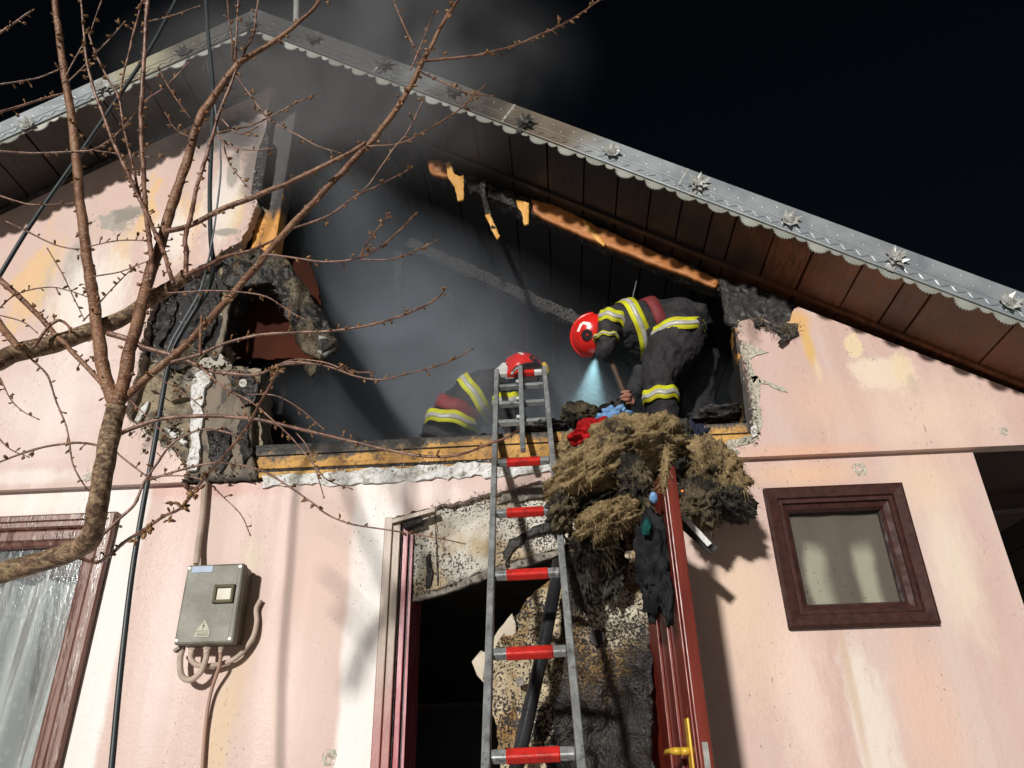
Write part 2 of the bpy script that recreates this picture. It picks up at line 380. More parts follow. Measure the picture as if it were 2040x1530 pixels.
pale = t.mix(t.ramp(t.noise(6, 5), .42, .62), (.58, .54, .43), (.34, .22, .08)); lvl = t.math('SUBTRACT', t.math('ADD', s1, .0), t.math('MULTIPLY', pm, .14)); sp_ = t.ramp(lvl, .39, .43)
pale = t.mix(sp_, pale, (.035, .026, .017)); dark = t.mix(t.ramp(t.noise(16, 5), .45, .65), (.010, .010, .011), (.030, .026, .022)); brown = t.mix(t.ramp(s1, .44, .50), (.26, .155, .05), (.03, .022, .015))
col = t.mix(t.math('MULTIPLY', pm2, .8), dark, brown); col = t.mix(pm, col, pale); t.bump(t.math('ADD', t.noise(80, 6), t.noise(11, 5)), 1.0, .014); M_sheetB = t.fin(col, t.ramp(pm, 0, 1, .28, .7), 0, .6)
M_flap = burnt_sheet('charred_render_flap', (.14,.115,.07), .47, .46, (.075,.058,.035), (.014,.013,.012))
t = NT('bared_masonry'); n = t.noise(5, 6, .65); z = t.sep()[2]; nb = t.noise(3, 5)
col = t.mix(t.ramp(n, .4, .62), (.19, .16, .115), (.30, .25, .165))
cz = t.math('ADD', z, t.math('MULTIPLY', t.math('SUBTRACT', nb, .5), .35))
col = t.mix(t.ramp(t.noise(8, 6, .7), .50, .62, 0, .8), col, (.06, .05, .042)); col = t.mix(t.ramp(cz, 3.60, 3.68), col, (.022, .022, .025)); col = t.mix(t.ramp(t.noise(4.2, 5), .60, .68), col, (.34, .28, .17)); col = t.mix(t.ramp(t.noise(45, 3), .64, .68, 0, .8), col, (.5, .46, .38))
t.bump(t.math('ADD', t.noise(26, 6), t.noise(90, 4)), 1.0, .012); M_masonry = t.fin(col, .7)
t = NT('scorched_pillar'); n = t.noise(4, 6, .65, stretch=(2, 1, .5)); col = t.mix(t.ramp(n, .38, .62), (.085, .07, .055), (.19, .155, .115))
col = t.mix(t.ramp(t.noise(24, 4, stretch=(1, 1, .4)), .56, .63), col, (.06, .05, .042)); z = t.sep()[2]
col = t.mix(t.ramp(t.math('ADD', z, t.math('MULTIPLY', n, .1)), 3.02, 2.98), col, (.05, .045, .04)); t.bump(t.noise(40, 5), .6, .006); M_pillar = t.fin(col, .75)
M_mesh = simple('torn_glass_mesh', (.30,.28,.22), (.52,.50,.43), 60, .8, 0, .8, 160)
M_brownwall = simple('brown_painted_lining', (.060,.019,.011), (.035,.013,.009), 3, .95, 0, .2, 30, spec=.05)

t = NT('dark_varnished_frame'); g = t.noise(6, 6, .6, .6, stretch=(5, 5, 5)); col = t.mix(t.ramp(g, .35, .65), (.030, .011, .009), (.052, .019, .015)); t.bump(t.noise(30, 4), .2, .003)
M_frame = t.fin(col, t.ramp(t.noise(20), .4, .6, .5, .65), 0, .2)
t = NT('worn_window_frame'); g = t.noise(5, 6, .65, .4, stretch=(6, 6, .6)); col = t.mix(t.ramp(g, .35, .65), (.10, .042, .034), (.19, .09, .07)); col = t.mix(t.ramp(t.noise(9, 5, stretch=(5, 5, 1)), .58, .7, 0, .8), col, (.42, .34, .28))
t.bump(t.noise(30, 4, stretch=(6, 6, 1)), .3, .003); M_frameL = t.fin(col, t.ramp(g, .4, .6, .2, .5), 0, .6)
t = NT('scorched_door_frame'); z = t.sep()[2]; g = t.noise(5, 6, .65, .4, stretch=(8, 8, .6)); col = t.mix(t.ramp(g, .3, .7), (.36, .29, .22), (.24, .17, .13))
col = t.mix(t.ramp(t.math('ADD', z, t.math('MULTIPLY', g, .5)), 2.45, 2.05), col, (.30, .10, .09)); t.bump(t.noise(30, 4, stretch=(6, 6, 1)), .3, .003); M_dframe = t.fin(col, .4, 0, .5)
M_dframe_red = simple('wine_red_rebate', (.33,.035,.05), (.45,.16,.20), 6, .35, stretch=(4, 4, .8), bump=.1)
t = NT('red_door_paint'); g = t.noise(4, 5, .6, .4, stretch=(5, 5, .5)); col = t.mix(t.ramp(g, .35, .65), (.10, .0135, .009), (.165, .024, .014)); col = t.mix(t.ramp(t.noise(30, 3), .68, .72, 0, .7), col, (.45, .25, .2))
t.bump(t.noise(18, 4, stretch=(6, 6, .6)), .2, .003); M_door = t.fin(col, .33, 0, .5)
M_brass = simple('yellow_brass', (.62,.40,.04), (.50,.28,.03), 20, .35, .15)
M_black = simple('black_rubber', (.013,.015,.017), (.022,.025,.028), 8, .38, 0, .1)
M_cable = simple('black_cable_sheath', (.028,.036,.042), (.04,.05,.056), 8, .42, 0, .05)
M_wire = simple('grey_wire', (.11,.13,.15), (.16,.18,.2), 12, .5)
t = NT('aluminium'); g = t.noise(16, 5, stretch=(2, 2, .6)); col = t.mix(t.ramp(g, .35, .7), (.28, .30, .31), (.44, .46, .47)); col = t.mix(t.ramp(t.noise(30, 5, .7), .54, .66, 0, .7), col, (.13, .125, .12)); col = t.mix(t.ramp(t.noise(120, 3), .62, .68, 0, .8), col, (.07, .065, .06))
t.bump(t.noise(50, 4), .15, .002); M_alu = t.fin(col, .42, .45, .5)
M_red = simple('red_rung_sleeve', (.56,.022,.016), (.30,.018,.014), 24, .42, 0, .4, 90, lo=.45, hi=.7); M_white = simple('white_rung_paint', (.66,.67,.67), (.50,.50,.49), 20, .5)
M_grime = simple('wet_grime', (.13,.115,.095), (.25,.23,.2), 40, .6, 0, .8, 80)
def wool_mat(name, a, b, soot, lo):
    t = NT(name); n = t.noise(6, 6, .65); f = t.noise(60, 5, .7, 1.5); col = t.mix(t.ramp(f, .3, .7), a, b); col = t.mix(t.ramp(n, lo, lo + .14), col, soot)
    t.bump(t.math('ADD', f, t.noise(18, 5)), .9, .02); col = t.mix(t.ramp(t.noise(16, 5, .7), .52, .66, 0, .7), col, soot); return t.fin(col, .9, 0, .15)
M_wool = wool_mat('mineral_wool', (.29,.205,.10), (.48,.365,.20), (.075,.06,.047), .52); M_woolgrey = wool_mat('sooty_mineral_wool', (.15,.12,.075), (.25,.205,.13), (.03,.028,.026), .44); M_woolblack = wool_mat('burnt_and_shade_wool', (.05,.048,.045), (.12,.115,.09), (.02,.02,.02), .48)
def cloth(name, a, b, sc_=20, rough=.85): return simple(name, a, b, sc_, rough, 0, .7, 45, bdist=.012, spec=.12)
M_redcloth = cloth('red_cloth', (.42,.012,.016), (.28,.01,.012)); M_bluecloth = cloth('blue_towel', (.22,.40,.66), (.13,.26,.50), 40); M_darkcloth = cloth('burnt_dark_cloth', (.008,.008,.009), (.022,.022,.025)); M_navy = cloth('navy_cloth', (.012,.016,.035), (.03,.035,.06)); M_teal = cloth('teal_scrap', (.01,.08,.07), (.006,.04,.04))
M_glassy = None
t = NT('window_glass'); gl = t.new('ShaderNodeBsdfGlossy'); gl.inputs['Roughness'].default_value = .16; gl.inputs['Color'].default_value = (.9,.95,1,1); tr = t.new('ShaderNodeBsdfTransparent'); tr.inputs['Color'].default_value = (.93,.95,.94,1); mx = t.new('ShaderNodeMixShader')
bp = t.new('ShaderNodeBump'); bp.inputs['Strength'].default_value = .35; bp.inputs['Distance'].default_value = .004; t.link(t.noise(38, 5, .7, stretch=(1, 1, .3)), bp.inputs['Height']); t.link(bp.outputs[0], gl.inputs['Normal']); fr = t.new('ShaderNodeFresnel'); fr.inputs['IOR'].default_value = 1.5; t.link(fr.outputs[0], mx.inputs[0]); t.link(tr.outputs[0], mx.inputs[1]); t.link(gl.outputs[0], mx.inputs[2]); t.link(mx.outputs[0], t.n['Material Output'].inputs['Surface']); M_glass = t.m
t = NT('lace_curtain'); n = t.noise(5, 4, stretch=(5, 1, .25)); lace = t.voro(26, 'F1', (1, 1, .8)); col = t.mix(t.ramp(lace, .22, .30, 0, .35), (.46,.465,.465), (.27,.265,.265)); col = t.mix(t.ramp(n, .48, .62, 0, .85), col, (.17,.14,.14)); M_curtain = t.fin(col, .9)
t = NT('curtain_painted_shade'); xyz = t.sep(); n = t.noise(3, 3); X = t.math('ADD', xyz[0], t.math('MULTIPLY', t.math('SUBTRACT', n, .5), .10)); a = t.math('MULTIPLY', t.ramp(X, 1.08, 1.12), t.ramp(X, 1.235, 1.16)); b_ = t.math('MULTIPLY', t.ramp(X, 1.30, 1.34), t.ramp(X, 1.42, 1.375)); mk = t.math('MULTIPLY', t.math('MAXIMUM', a, b_), t.ramp(t.math('ADD', xyz[2], t.math('MULTIPLY', n, .12)), 2.62, 2.53)); col = t.mix(mk, (.125,.094,.078), (.38,.34,.27)); col = t.mix(t.math('MULTIPLY', t.ramp(t.noise(60, 3), .66, .7), .7), col, (.03,.025,.02)); M_curtain2 = t.fin(col, .8)  # pale bands; the frame's shade is painted in as a darker top
M_plastic = simple('weathered_grey_plastic', (.12,.115,.09), (.21,.21,.18), 7, .45, 0, .3, 60, spec=.3); M_plasticdark = simple('grimy_plastic_edge', (.085,.075,.045), (.14,.12,.075), 10, .45); M_conduit = simple('beige_conduit', (.50,.40,.34), (.38,.31,.25), 10, .6); M_sign = simple('pale_sticker', (.40,.41,.31), (.34,.35,.26), 15, .5); M_bluelabel = simple('faded_blue_label', (.34,.44,.60), (.28,.36,.5), 15, .5); M_ink = simple('dark_print', (.05,.05,.045), None, rough=.6)
t = NT('cherry_bark'); br = t.noise(9, 5, .6, 1, stretch=(1, 1, 1)); len_ = t.noise(60, 3, .5, 0, stretch=(1, 1, 4)); col = t.mix(t.ramp(br, .35, .65), (.125, .052, .028), (.27, .14, .082)); col = t.mix(t.ramp(len_, .56, .64, 0, .85), col, (.36, .24, .15)); col = t.mix(t.ramp(t.noise(140, 3), .56, .66, 0, .6), col, (.05, .02, .01))
t.bump(t.math('ADD', t.math('ADD', len_, br), t.noise(160, 4)), .9, .004); M_bark = t.fin(col, .3, 0, .6)
t = NT('lichened_bark'); br = t.noise(9, 5, .6, 1); ring = t.noise(30, 6, .7, 1.2, stretch=(1, 1, 2.2)); col = t.mix(t.ramp(ring, .4, .62), (.10, .055, .034), (.40, .28, .17)); col = t.mix(t.ramp(t.noise(90, 4), .5, .64, 0, .7), col, (.05, .028, .018)); col = t.mix(t.ramp(t.noise(7, 5), .55, .68, 0, .8), col, (.22, .21, .08))
t.bump(t.math('ADD', ring, br), .8, .008); M_barkold = t.fin(col, .55, 0, .4)
M_twig = simple('red_brown_twig', (.085,.036,.024), (.27,.15,.105), 26, .3, 0, .8, 120, spec=.6); M_bud = simple('brown_bud_scales', (.085,.032,.012), (.30,.17,.07), 110, .4, 0, .6, 150)
t = NT('yard_paving'); n = t.noise(.7, 6); col = t.mix(t.ramp(n, .4, .6), (.54,.52,.49), (.62,.60,.57)); t.bump(t.noise(20), .3); M_ground = t.fin(col, .8)
M_roof = simple('roof_sheet', (.16,.05,.04), (.10,.035,.03), 3, .5); M_turnout = simple('turnout_cloth', (.013,.0125,.015), (.024,.022,.025), 9, .8, 0, .8, 30, bdist=.012)
M_maroon = simple('maroon_panel', (.20,.028,.03), (.14,.02,.024), 12, .7, 0, .4, 50); M_yel = simple('fluorescent_yellow_tape', (.62,.66,.02), (.50,.46,.02), 14, .6, 0, .2, 80); M_sil = simple('silver_tape', (.50,.50,.46), (.38,.38,.34), 30, .45, .1)
M_helmet = simple('red_helmet_shell', (.62,.016,.012), (.50,.014,.01), 9, .26, 0, .15, 60, spec=.5); M_helmblack = simple('black_helmet_fitting', (.014,.012,.013), None, rough=.35); M_sticker = simple('white_reflective_sticker', (.75,.70,.68), None, rough=.4); M_grey = simple('grey_neck_cover', (.42,.43,.43), (.55,.56,.55), 9, .6)
t = NT('clear_visor'); t.b.inputs['Transmission Weight'].default_value = .6; M_visor = t.fin((.3,.34,.32), .12)
M_tool = simple('dark_wood_handle', (.055,.035,.026), (.09,.055,.04), 8, .5); M_skin = simple('skin', (.36,.17,.12), None)
M_chip = simple('cream_render_skin', (.56,.50,.41), (.50,.44,.35), 6, .7, 0, .2, 60)
M_foamgrey = simple('grey_foam', (.34,.36,.34), (.25,.26,.24), 12, .7, 0, .4, 70)
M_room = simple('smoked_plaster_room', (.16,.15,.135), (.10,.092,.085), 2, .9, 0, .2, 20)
M_charash = char_mat('ashen_rafter', (.022,.021,.020), (.10,.095,.09), 60, .5, 1.0)
M_sootystar = simple('sooty_zinc_star', (.035,.034,.034), (.10,.10,.098), 25, .35, .3)

# ------------------------------------------------------------------ ground
g = MB().add([(-150,-150,0),(150,-150,0),(150,150,0),(-150,150,0)], [(0,1,2,3)]).build('ground', M_ground); g['kind'] = 'structure'

# ------------------------------------------------------------------ the house
RX, ZJ, SL = -1.67, 5.685, 0.625           # ridge x, soffit height at the ridge, roof slope
OV = 0.45                                   # how far the roof stands out from the gable
def soffit(x): return ZJ - SL * abs(x - RX)
house = thing('burnt_house', 'pink rendered gabled house with a burnt open attic and silver roof trim', 'house')

# lower wall with its openings
door_top = [at(778,1036,0),at(815,1024,0),at(860,1012,0),at(905,1002,0),at(950,990,0),at(1000,978,0),at(1040,968,0),at(1100,955,0),at(1200,938,0)]
door_hole = [(-.70,.02),(-.70,2.70)] + jag([(p.x,p.z) for p in door_top], .012, .02, False, 3) + [(.30,2.90),(.415,2.88),(.415,.02)]
win_hole = [(.985,2.175),(1.555,2.175),(1.555,2.755),(.985,2.755)]
lwin_hole = [(-3.40,1.0),(-2.10,1.0),(-2.10,2.775),(-3.40,2.775)]
MB().prism([(-5.4,0),(1.945,0),(1.945,2.93),(-5.4,2.93)], 0, .3, [door_hole, win_hole, lwin_hole]).build('lower_wall', M_low, house)
MB().box(1.70,1.943,.302,5.5,0,2.93).build('side_wall', M_low, house)

# upper gable wall, left and right of the burnt opening: 4 cm proud of the wall below
edgeL = pxo([(528,268),(520,305),(511,345),(504,380),(513,402),(500,440),(482,478),(452,496),(418,520),(352,556),(308,590),(292,650),(276,730),(262,780),(246,822),(300,868),(358,915),(372,940),(366,972)], -.04)
left = [(-5.4,2.93),(edgeL[-1][0],2.93)] + jag(edgeL[::-1], .014, .022, False, 5) + [edgeL[0],(-1.69,soffit(-1.69)-.012),(-5.4,soffit(-5.4)-.012)]
MB().prism(left, -.04, .03).build('gable_wall', M_up, house, label='left part of the gable wall, smoke stained')
edgeR = pxo([(1590,611),(1578,622),(1574,640),(1556,652),(1530,640),(1498,634),(1471,642),(1478,690),(1490,740),(1502,800),(1506,850),(1500,868),(1462,880),(1452,905)], -.04)
right = [edgeR[0]] + jag(edgeR, .012, .02, False, 9) + [edgeR[-1],(.88,2.93),(3.3,2.93),(3.3,soffit(3.3)-.012)]
MB().prism(right, -.04, .03).build('gable_wall', M_up, house, label='right part of the gable wall, pink with cream bare patches')
# torn reinforcing mesh round the break
for i, pts in enumerate([[(1474,690),(1484,684),(1510,694),(1531,702),(1506,708),(1494,716),(1500,740),(1512,752),(1500,764),(1492,740)],
                         [(1490,756),(1508,748),(1516,760),(1512,800),(1520,838),(1512,864),(1500,868),(1500,810)],
                         [(1512,754),(1540,764),(1566,776),(1569,783),(1548,776),(1530,766),(1512,762)],
                         [(1452,878),(1500,868),(1512,872),(1490,884),(1462,890),(1474,900),(1462,918),(1440,912),(1430,892)]]):
    MB().prism(jag(pxo(pts,-.044), .006, .012, True, 20+i), -.046, -.03).build('torn_mesh', M_mesh, house)
sheet('foam_lump', [(1497,850),(1508,846),(1509,866),(1498,872)], lambda a,b: -.06, .03, M_foam, house, .012, .01, 40, 2, .003)
sheet('foam_lump', [(1430,878),(1446,884),(1452,900),(1436,898)], lambda a,b: -.05, .03, M_foam, house, .012, .01, 40, 4, .003)
# charred board left between the opening and the right-hand wall
cb = sheet('charred_board', [(1432,556),(1500,566),(1585,606),(1572,650),(1530,650),(1500,640),(1466,650),(1446,640),(1440,600)], lambda a,b: -.012, .04, M_char, house, .03, .01, 9, 3, .006)
sheet('burnt_remnant', [(1540,655),(1560,640),(1590,645),(1592,665),(1570,680),(1558,672)], lambda a,b: -.055, .05, M_flap, house, .012, .02, 30, 8, .006)
sheet('burnt_remnant', [(1496,634),(1520,628),(1528,648),(1504,652)], lambda a,b: -.05, .03, M_flap, house, .012, .015, 30, 9, .006)
MB().bar(at(1553,684,-.07), at(1568,672,-.07), .02, .02).build('charred_stub', M_char, house)

# masonry bared at the left of the opening
mas = [(225,560),(300,520),(420,505),(505,497),(548,512),(540,545),(475,568),(456,610),(446,680),(430,722),(520,735),(520,962),(225,962)]
MB().prism(jag(pxo(mas, .03), .012, .03, True, 12, (11, 12)), .031, .20).build('masonry_core', M_masonry, house)
sheet('pillar', [(398,735),(455,728),(492,742),(500,800),(500,880),(508,935),(512,955),(365,957),(372,930),(388,850),(392,790)], lambda a,b: -.035, .065, M_pillar, house, .025, .012, 12, 6, .006)
fe = [(384,756),(400,733),(420,736),(424,748),(406,772),(400,810),(403,836),(396,866),(399,892),(391,936),(374,938),(370,925),(381,880),(378,850),(386,820),(381,790)]
sheet('foam_edge', fe, lambda a,b: -.055, .075, M_foam, house, .012, .010, 40, 7, .008, smooth=False)
sheet('foam_scrap', [(268,836),(282,812),(296,798),(290,818),(276,842)], lambda a,b: .012, .018, M_foam, house, .012, .006, 30, 3, .004)
sheet('foam_scrap', [(325,850),(350,862),(372,878),(368,888),(340,868)], lambda a,b: .008, .022, M_foam, house, .012, .006, 30, 5, .004)
sheet('plaster_scrap', [(370,745),(395,720),(440,705),(470,735),(440,775),(400,800),(360,770)], lambda a,b: -.01, .035, burnt_sheet('sooty_plaster', (.40,.37,.33), .56, .6, (.2,.16,.12)), house, .02, .015, 14, 5, .01)
for i, (pts, yy, mt) in enumerate([([(296,600),(330,575),(352,600),(340,650),(318,690),(300,660)],.012,M_char),([(360,560),(420,545),(440,580),(430,640),(400,690),(372,660),(384,610)],.006,M_char),
        ([(330,690),(372,676),(408,700),(396,728),(350,740),(318,726)],-.004,M_flap),([(300,730),(340,738),(372,748),(378,790),(340,800),(300,778)],.004,M_masonry),([(452,742),(496,738),(512,760),(506,800),(480,812),(462,780)],-.052,M_flap),
        ([(470,820),(498,830),(502,900),(484,930),(470,880)],-.05,M_char),([(412,860),(450,850),(462,905),(440,940),(420,920)],-.05,M_flap),
        ([(276,872),(330,880),(362,912),(352,922),(310,902)],-.022,M_mesh)]):
    sheet('broken_scab', pts, lambda a,b, y_=yy: y_, .03, mt, house, .013, .022, 18, 60+i, .014, smooth=False)
lumps = MB(); r = random.Random(9)
for _ in range(170):
    x, y = r.choice([(r.uniform(300,500), r.gauss(728,14)), (r.uniform(365,515), r.gauss(946,8)), (r.uniform(440,560), r.gauss(510,10)), (r.uniform(260,370), r.gauss(860,22))])
    c = at(x, y, r.uniform(-.07,-.02)); q = r.uniform(.005,.020)
    v = [c + Vector((r.uniform(-1,1)*q, r.uniform(-1,1)*q, r.uniform(-1,1)*q)) for _ in range(6)]
    lumps.add(v, [(0,1,2),(0,2,3),(0,3,4),(1,2,5),(2,3,5),(3,4,5),(0,1,4),(1,4,5)])
o = lumps.build('loose_crumbs', M_flap, house); o['kind'] = 'stuff'
MB().tube([at(484,763,-.06), at(486,763,-.045)], .021, 14).build('anchor_disc', M_foam, house)
MB().prism(jag(pxo([(425,520),(618,520),(640,600),(650,700),(640,716),(425,716)], .21), .012, .03, True, 3), .205, .23).build('brown_partition', M_brownwall, house)
# charred render peeled off the corner of the opening, curling outwards
sheet('render_flap', [(440,512),(478,500),(520,496),(556,508),(572,530),(548,548),(540,562),(500,566),(462,570),(440,560)], lambda a,b: -.055 - .0012*max(0, b-540), .035, M_flap, house, .014, .05, 9, 14, .012)
def curl(px, py): return -.05 - .0011*(py-510)
fl = sheet('render_flap', [(536,516),(556,505),(578,524),(604,566),(632,610),(656,652),(674,690),(650,706),(636,714),(612,704),(592,682),(576,640),(560,600),(546,566)], curl, .03, M_flap, house, .013, .085, 8, 17, .016)
sheet('foam_backing', [(634,668),(650,672),(668,692),(646,708),(632,700)], lambda a,b: curl(a,b)-.022, .02, M_foamgrey, house, .014, .01, 20, 4, .006)
sheet('foam_backing', [(604,716),(622,712),(630,736),(618,750),(608,738)], lambda a,b: -.18, .02, M_flap, house, .014, .02, 20, 5, .008)
sheet('torn_lath', [(452,566),(462,570),(452,640),(444,690),(428,716),(420,712),(438,668),(446,610)], lambda a,b: -.02, .025, M_pillar, house, .015, .012, 20, 5, .006)
# posts and the sill beam
pl, pr_ = at(514,420,.04).x, at(560,420,.04).x
MB().box(pl, pr_, .035, .15, 4.30, soffit(pr_)-.02).build('post', M_post2, house, bevel=.006)
sheet('torn_lath', [(500,385),(514,300),(528,262),(536,270),(528,330),(518,395)], lambda a,b: -.05, .03, M_char, house, .02, .008, 14, 5, .004)
p0 = at(1468,650,.02).x
MB().prism(jag(pxo([(1462,640),(1476,640),(1492,740),(1506,860),(1490,862),(1480,780)], .0), .004, .03, True, 4), .002, .12).build('post', M_post, house)
MB().box(-1.50, 1.02, .004, .16, 2.998, 3.128).build('sill_beam', M_beam, house, bevel=.005)
MB().box(-1.47, .95, -.004, .12, 2.950, 2.978).build('sill_strip', M_beam, house, bevel=.003)
MB().box(-1.47, .95, .012, .12, 2.979, 2.997).build('sill_joint', M_char, house)
MB().bar((-1.49,-.002,3.066),(1.0,.0,3.070), .004, .006).build('beam_crack', M_char, house)
sheet('foam_strip', [(522,948),(620,942),(760,933),(880,926),(1000,919),(1112,911),(1114,938),(1000,948),(880,951),(760,962),(620,965),(522,972)], lambda a,b: -.012, .03, M_foam, house, .012, .012, 34, 6, .014, smooth=False)
# crust of charcoal on the beam
b = MB(); r = random.Random(3)
for i in range(150):
    x = r.uniform(-1.45, .95); s_ = r.uniform(.006, .026) * (1.4 if r.random() < .15 else 1)
    c = Vector((x, r.uniform(.02, .15), 3.128 + s_ * .3))
    v = [c + Vector((r.uniform(-1,1)*s_*1.5, r.uniform(-1,1)*s_, r.uniform(-.5,1)*s_)) for _ in range(6)]
    b.add(v, [(0,1,2),(0,2,3),(0,3,4),(1,2,5),(2,3,5),(3,4,5),(0,1,4),(1,4,5)])
o = b.build('charcoal_crust', M_char, house); o['kind'] = 'stuff'

# attic: floor, side and back
MB().box(-3.6, 1.7, .162, 5.5, 2.95, 3.04).build('attic_floor', M_soot, house)
MB().prism([(-5.0,3.05),(1.9,3.05),(1.9,soffit(1.9)),(RX,ZJ-.02),(-5.0,soffit(-5.0))], 5.2, 5.3).build('back_wall', M_soot, house)
MB().box(-1.62, -1.53, .47, 3.2, 3.05, 4.5).build('attic_partition', M_soot, house)
MB().box(-1.85, -1.70, .22, 5.15, 4.3, 5.2).build('attic_lining', M_soot, house)
MB().box(1.10, 1.18, .2, 5.15, 3.05, 3.75).build('attic_lining', M_soot, house)

# roof sheathing: one board after another, running from the trim back into the attic
sheath = MB().bar((RX,-.40,ZJ+.045),(RX,5.3,ZJ+.045),.05,.04,(0,0,1)).build('roof_sheathing', M_board, house)
bounds = [-1.66,-1.47,-1.30,-1.09,-.9,-.72,-.51,-.33,-.14,.06,.25,.42,.58,.725,.864,.965,1.134,1.30,1.493,1.66,1.767,2.07,2.26,2.44,2.66,2.86,3.05,3.28]
bl = [-1.68,-1.87,-2.09,-2.27,-2.49,-2.67,-2.88,-3.06,-3.29,-3.5,-3.7,-3.9,-4.1,-4.3,-4.5,-4.7,-4.9,-5.1,-5.3]
for seq in (bounds, bl):
    for i in range(len(seq) - 1):
        a, c = seq[i], seq[i+1]; sg = 1 if c > a else -1
        a, c = a + .0045 * sg, c - .0045 * sg
        dz = random.uniform(-.004, .004); th = .022
        back = random.uniform(2.2, 4.2) if -.9 < a < .9 else 5.2
        v = [(a,-.43,soffit(a)+dz),(c,-.43,soffit(c)+dz),(c,back,soffit(c)+dz),(a,back,soffit(a)+dz)]
        v += [(x,y,z+th) for x,y,z in v]
        q = [(3,2,1,0),(4,5,6,7),(0,1,5,4),(1,2,6,5),(2,3,7,6),(3,0,4,7)]
        if sg > 0: q = [tuple(reversed(f)) for f in q]; q = [tuple(reversed(f)) for f in q]
        MB().add(v, q).build('board', M_board, sheath)
# the covering above, and the dark joint backing
for sg, xe in ((1, 3.35), (-1, -5.4)):
    x0, x1 = RX, xe
    v = [(x0,-.44,ZJ+.05),(x1,-.44,soffit(x1)+.05),(x1,5.4,soffit(x1)+.05),(x0,5.4,ZJ+.05)]
    v += [(x,y,z+.03) for x,y,z in v]
    MB().add(v, [(3,2,1,0),(4,5,6,7),(0,1,5,4),(1,2,6,5),(2,3,7,6),(3,0,4,7)]).build('roof_covering', M_roof, house)
    # edge batten under the soffit along the wall
    xa = -1.60 if sg > 0 else -1.74
    MB().bar((xa,-.055,soffit(xa)-.010),(xe,-.055,soffit(xe)-.010),.016,.03).build('soffit_batten', M_char if sg < 0 else M_board, house)
MB().tube([at(590,46,.25), at(592,-60,.25)], .022, 12).build('vent_pipe', M_zincdark, house)

# rafters
def rafter(p, q, w, h, mat, name='rafter'):
    p, q = Vector(p), Vector(q); n = max(6, int((q-p).length / .03)); b = MB(); V = []
    t = (q-p).normalized(); up = Vector((0,-1,0)); up = (up - t*up.dot(t)).normalized(); s_ = t.cross(up)
    for i in range(n + 1):
        c = p + (q-p) * (i/n)
        for sx, su in ((-1,-1),(0,-1.1),(1,-1),(1.05,0),(1,1),(0,1.1),(-1,1),(-1.05,0)):
            d = 1 + .34 * fbm((c.x*14+sx*3, c.z*14+su*5, c.y*9), 4) + .12*fbm((c.x*60, c.z*60+sx, su), 2)
            V.append(c + s_*(sx*w/2*d) + up*(su*h/2*d))
    Fs = [(i*8+j, i*8+(j+1)%8, (i+1)*8+(j+1)%8, (i+1)*8+j) for i in range(n) for j in range(8)] + [tuple(range(7,-1,-1)), tuple(n*8+j for j in range(8))]
    return b.add(V, Fs).build(name, mat, house)
rafter(at(870,345,.10), at(1445,580,.10), .085, .08, M_charblock)
rafter(at(815,486,.75), at(1165,648,.62), .075, .06, M_charash)
for yy in (2.0, 3.0, 4.0):
    rafter((RX+.05, yy, ZJ-.1), (1.5, yy, soffit(1.5)-.07), .1, .12, M_charblock)
rafter((RX, .2, ZJ-.08), (RX, 5.1, ZJ-.08), .1, .14, M_charblock, 'ridge_beam')
rafter(at(792,640,1.1), at(800,330,1.1), .06, .06, M_charblock, 'attic_post')
for (a_, b_, yy, w_) in (((600,300),(640,860),.9,.07),((905,250),(890,420),.5,.03),((1010,300),(1000,470),.55,.03),((1340,520),(1330,640),.7,.05),((1075,330),(1085,640),1.3,.05)):
    rafter(at(*a_,yy), at(*b_,yy+.1), w_, w_, M_charblock, 'charred_batten')
for (a_, b_, yy) in (((700,420),(1000,500),1.4),((650,300),(900,380),1.2),((980,560),(1400,560),1.8),((1180,470),(1440,610),.5)):
    rafter(at(*a_,yy), at(*b_,yy), .05, .04, M_charblock, 'charred_batten')
# unburnt batten on the rafter, splintered lath hanging from the boards
sheet('scorched_batten', [(1058,396),(1110,412),(1190,452),(1240,474),(1330,512),(1432,556),(1426,572),(1330,535),(1220,492),(1150,462),(1066,424)], lambda a,b: .035, .03, M_orangew, house, .02, .006, 15, 4, .006)
sheet('scorched_batten', [(852,318),(884,322),(906,336),(890,352),(856,342)], lambda a,b: .04, .03, M_orangew, house, .015, .005, 15, 5, .006)
for i, pts in enumerate([[(888,324),(897,322),(905,346),(916,352),(924,348),(923,398),(912,400),(906,372),(892,352)], [(966,428),(976,426),(996,470),(990,477),(982,462)],
                         [(1028,398),(1040,400),(1054,404),(1053,446),(1044,448),(1038,420),(1032,414)], [(1160,438),(1168,440),(1206,486),(1202,490),(1180,470)]]):
    sheet('splinter', pts, lambda a,b: .0 + .01*i, .012, M_splinter, house, .012, .004, 20, 30+i, .004)
sheet('hanging_lath', [(958,360),(968,356),(966,380),(978,424),(996,470),(984,470),(966,424),(956,380)], lambda a,b: .012, .012, M_char, house, .015, .004, 20, 3, .003)
MB().tube([tuple(at(1268,560,.2)), tuple(at(1262,585,.2)), tuple(at(1258,612,.2))], .003, 5).build('dangling_wire', M_wire, house)

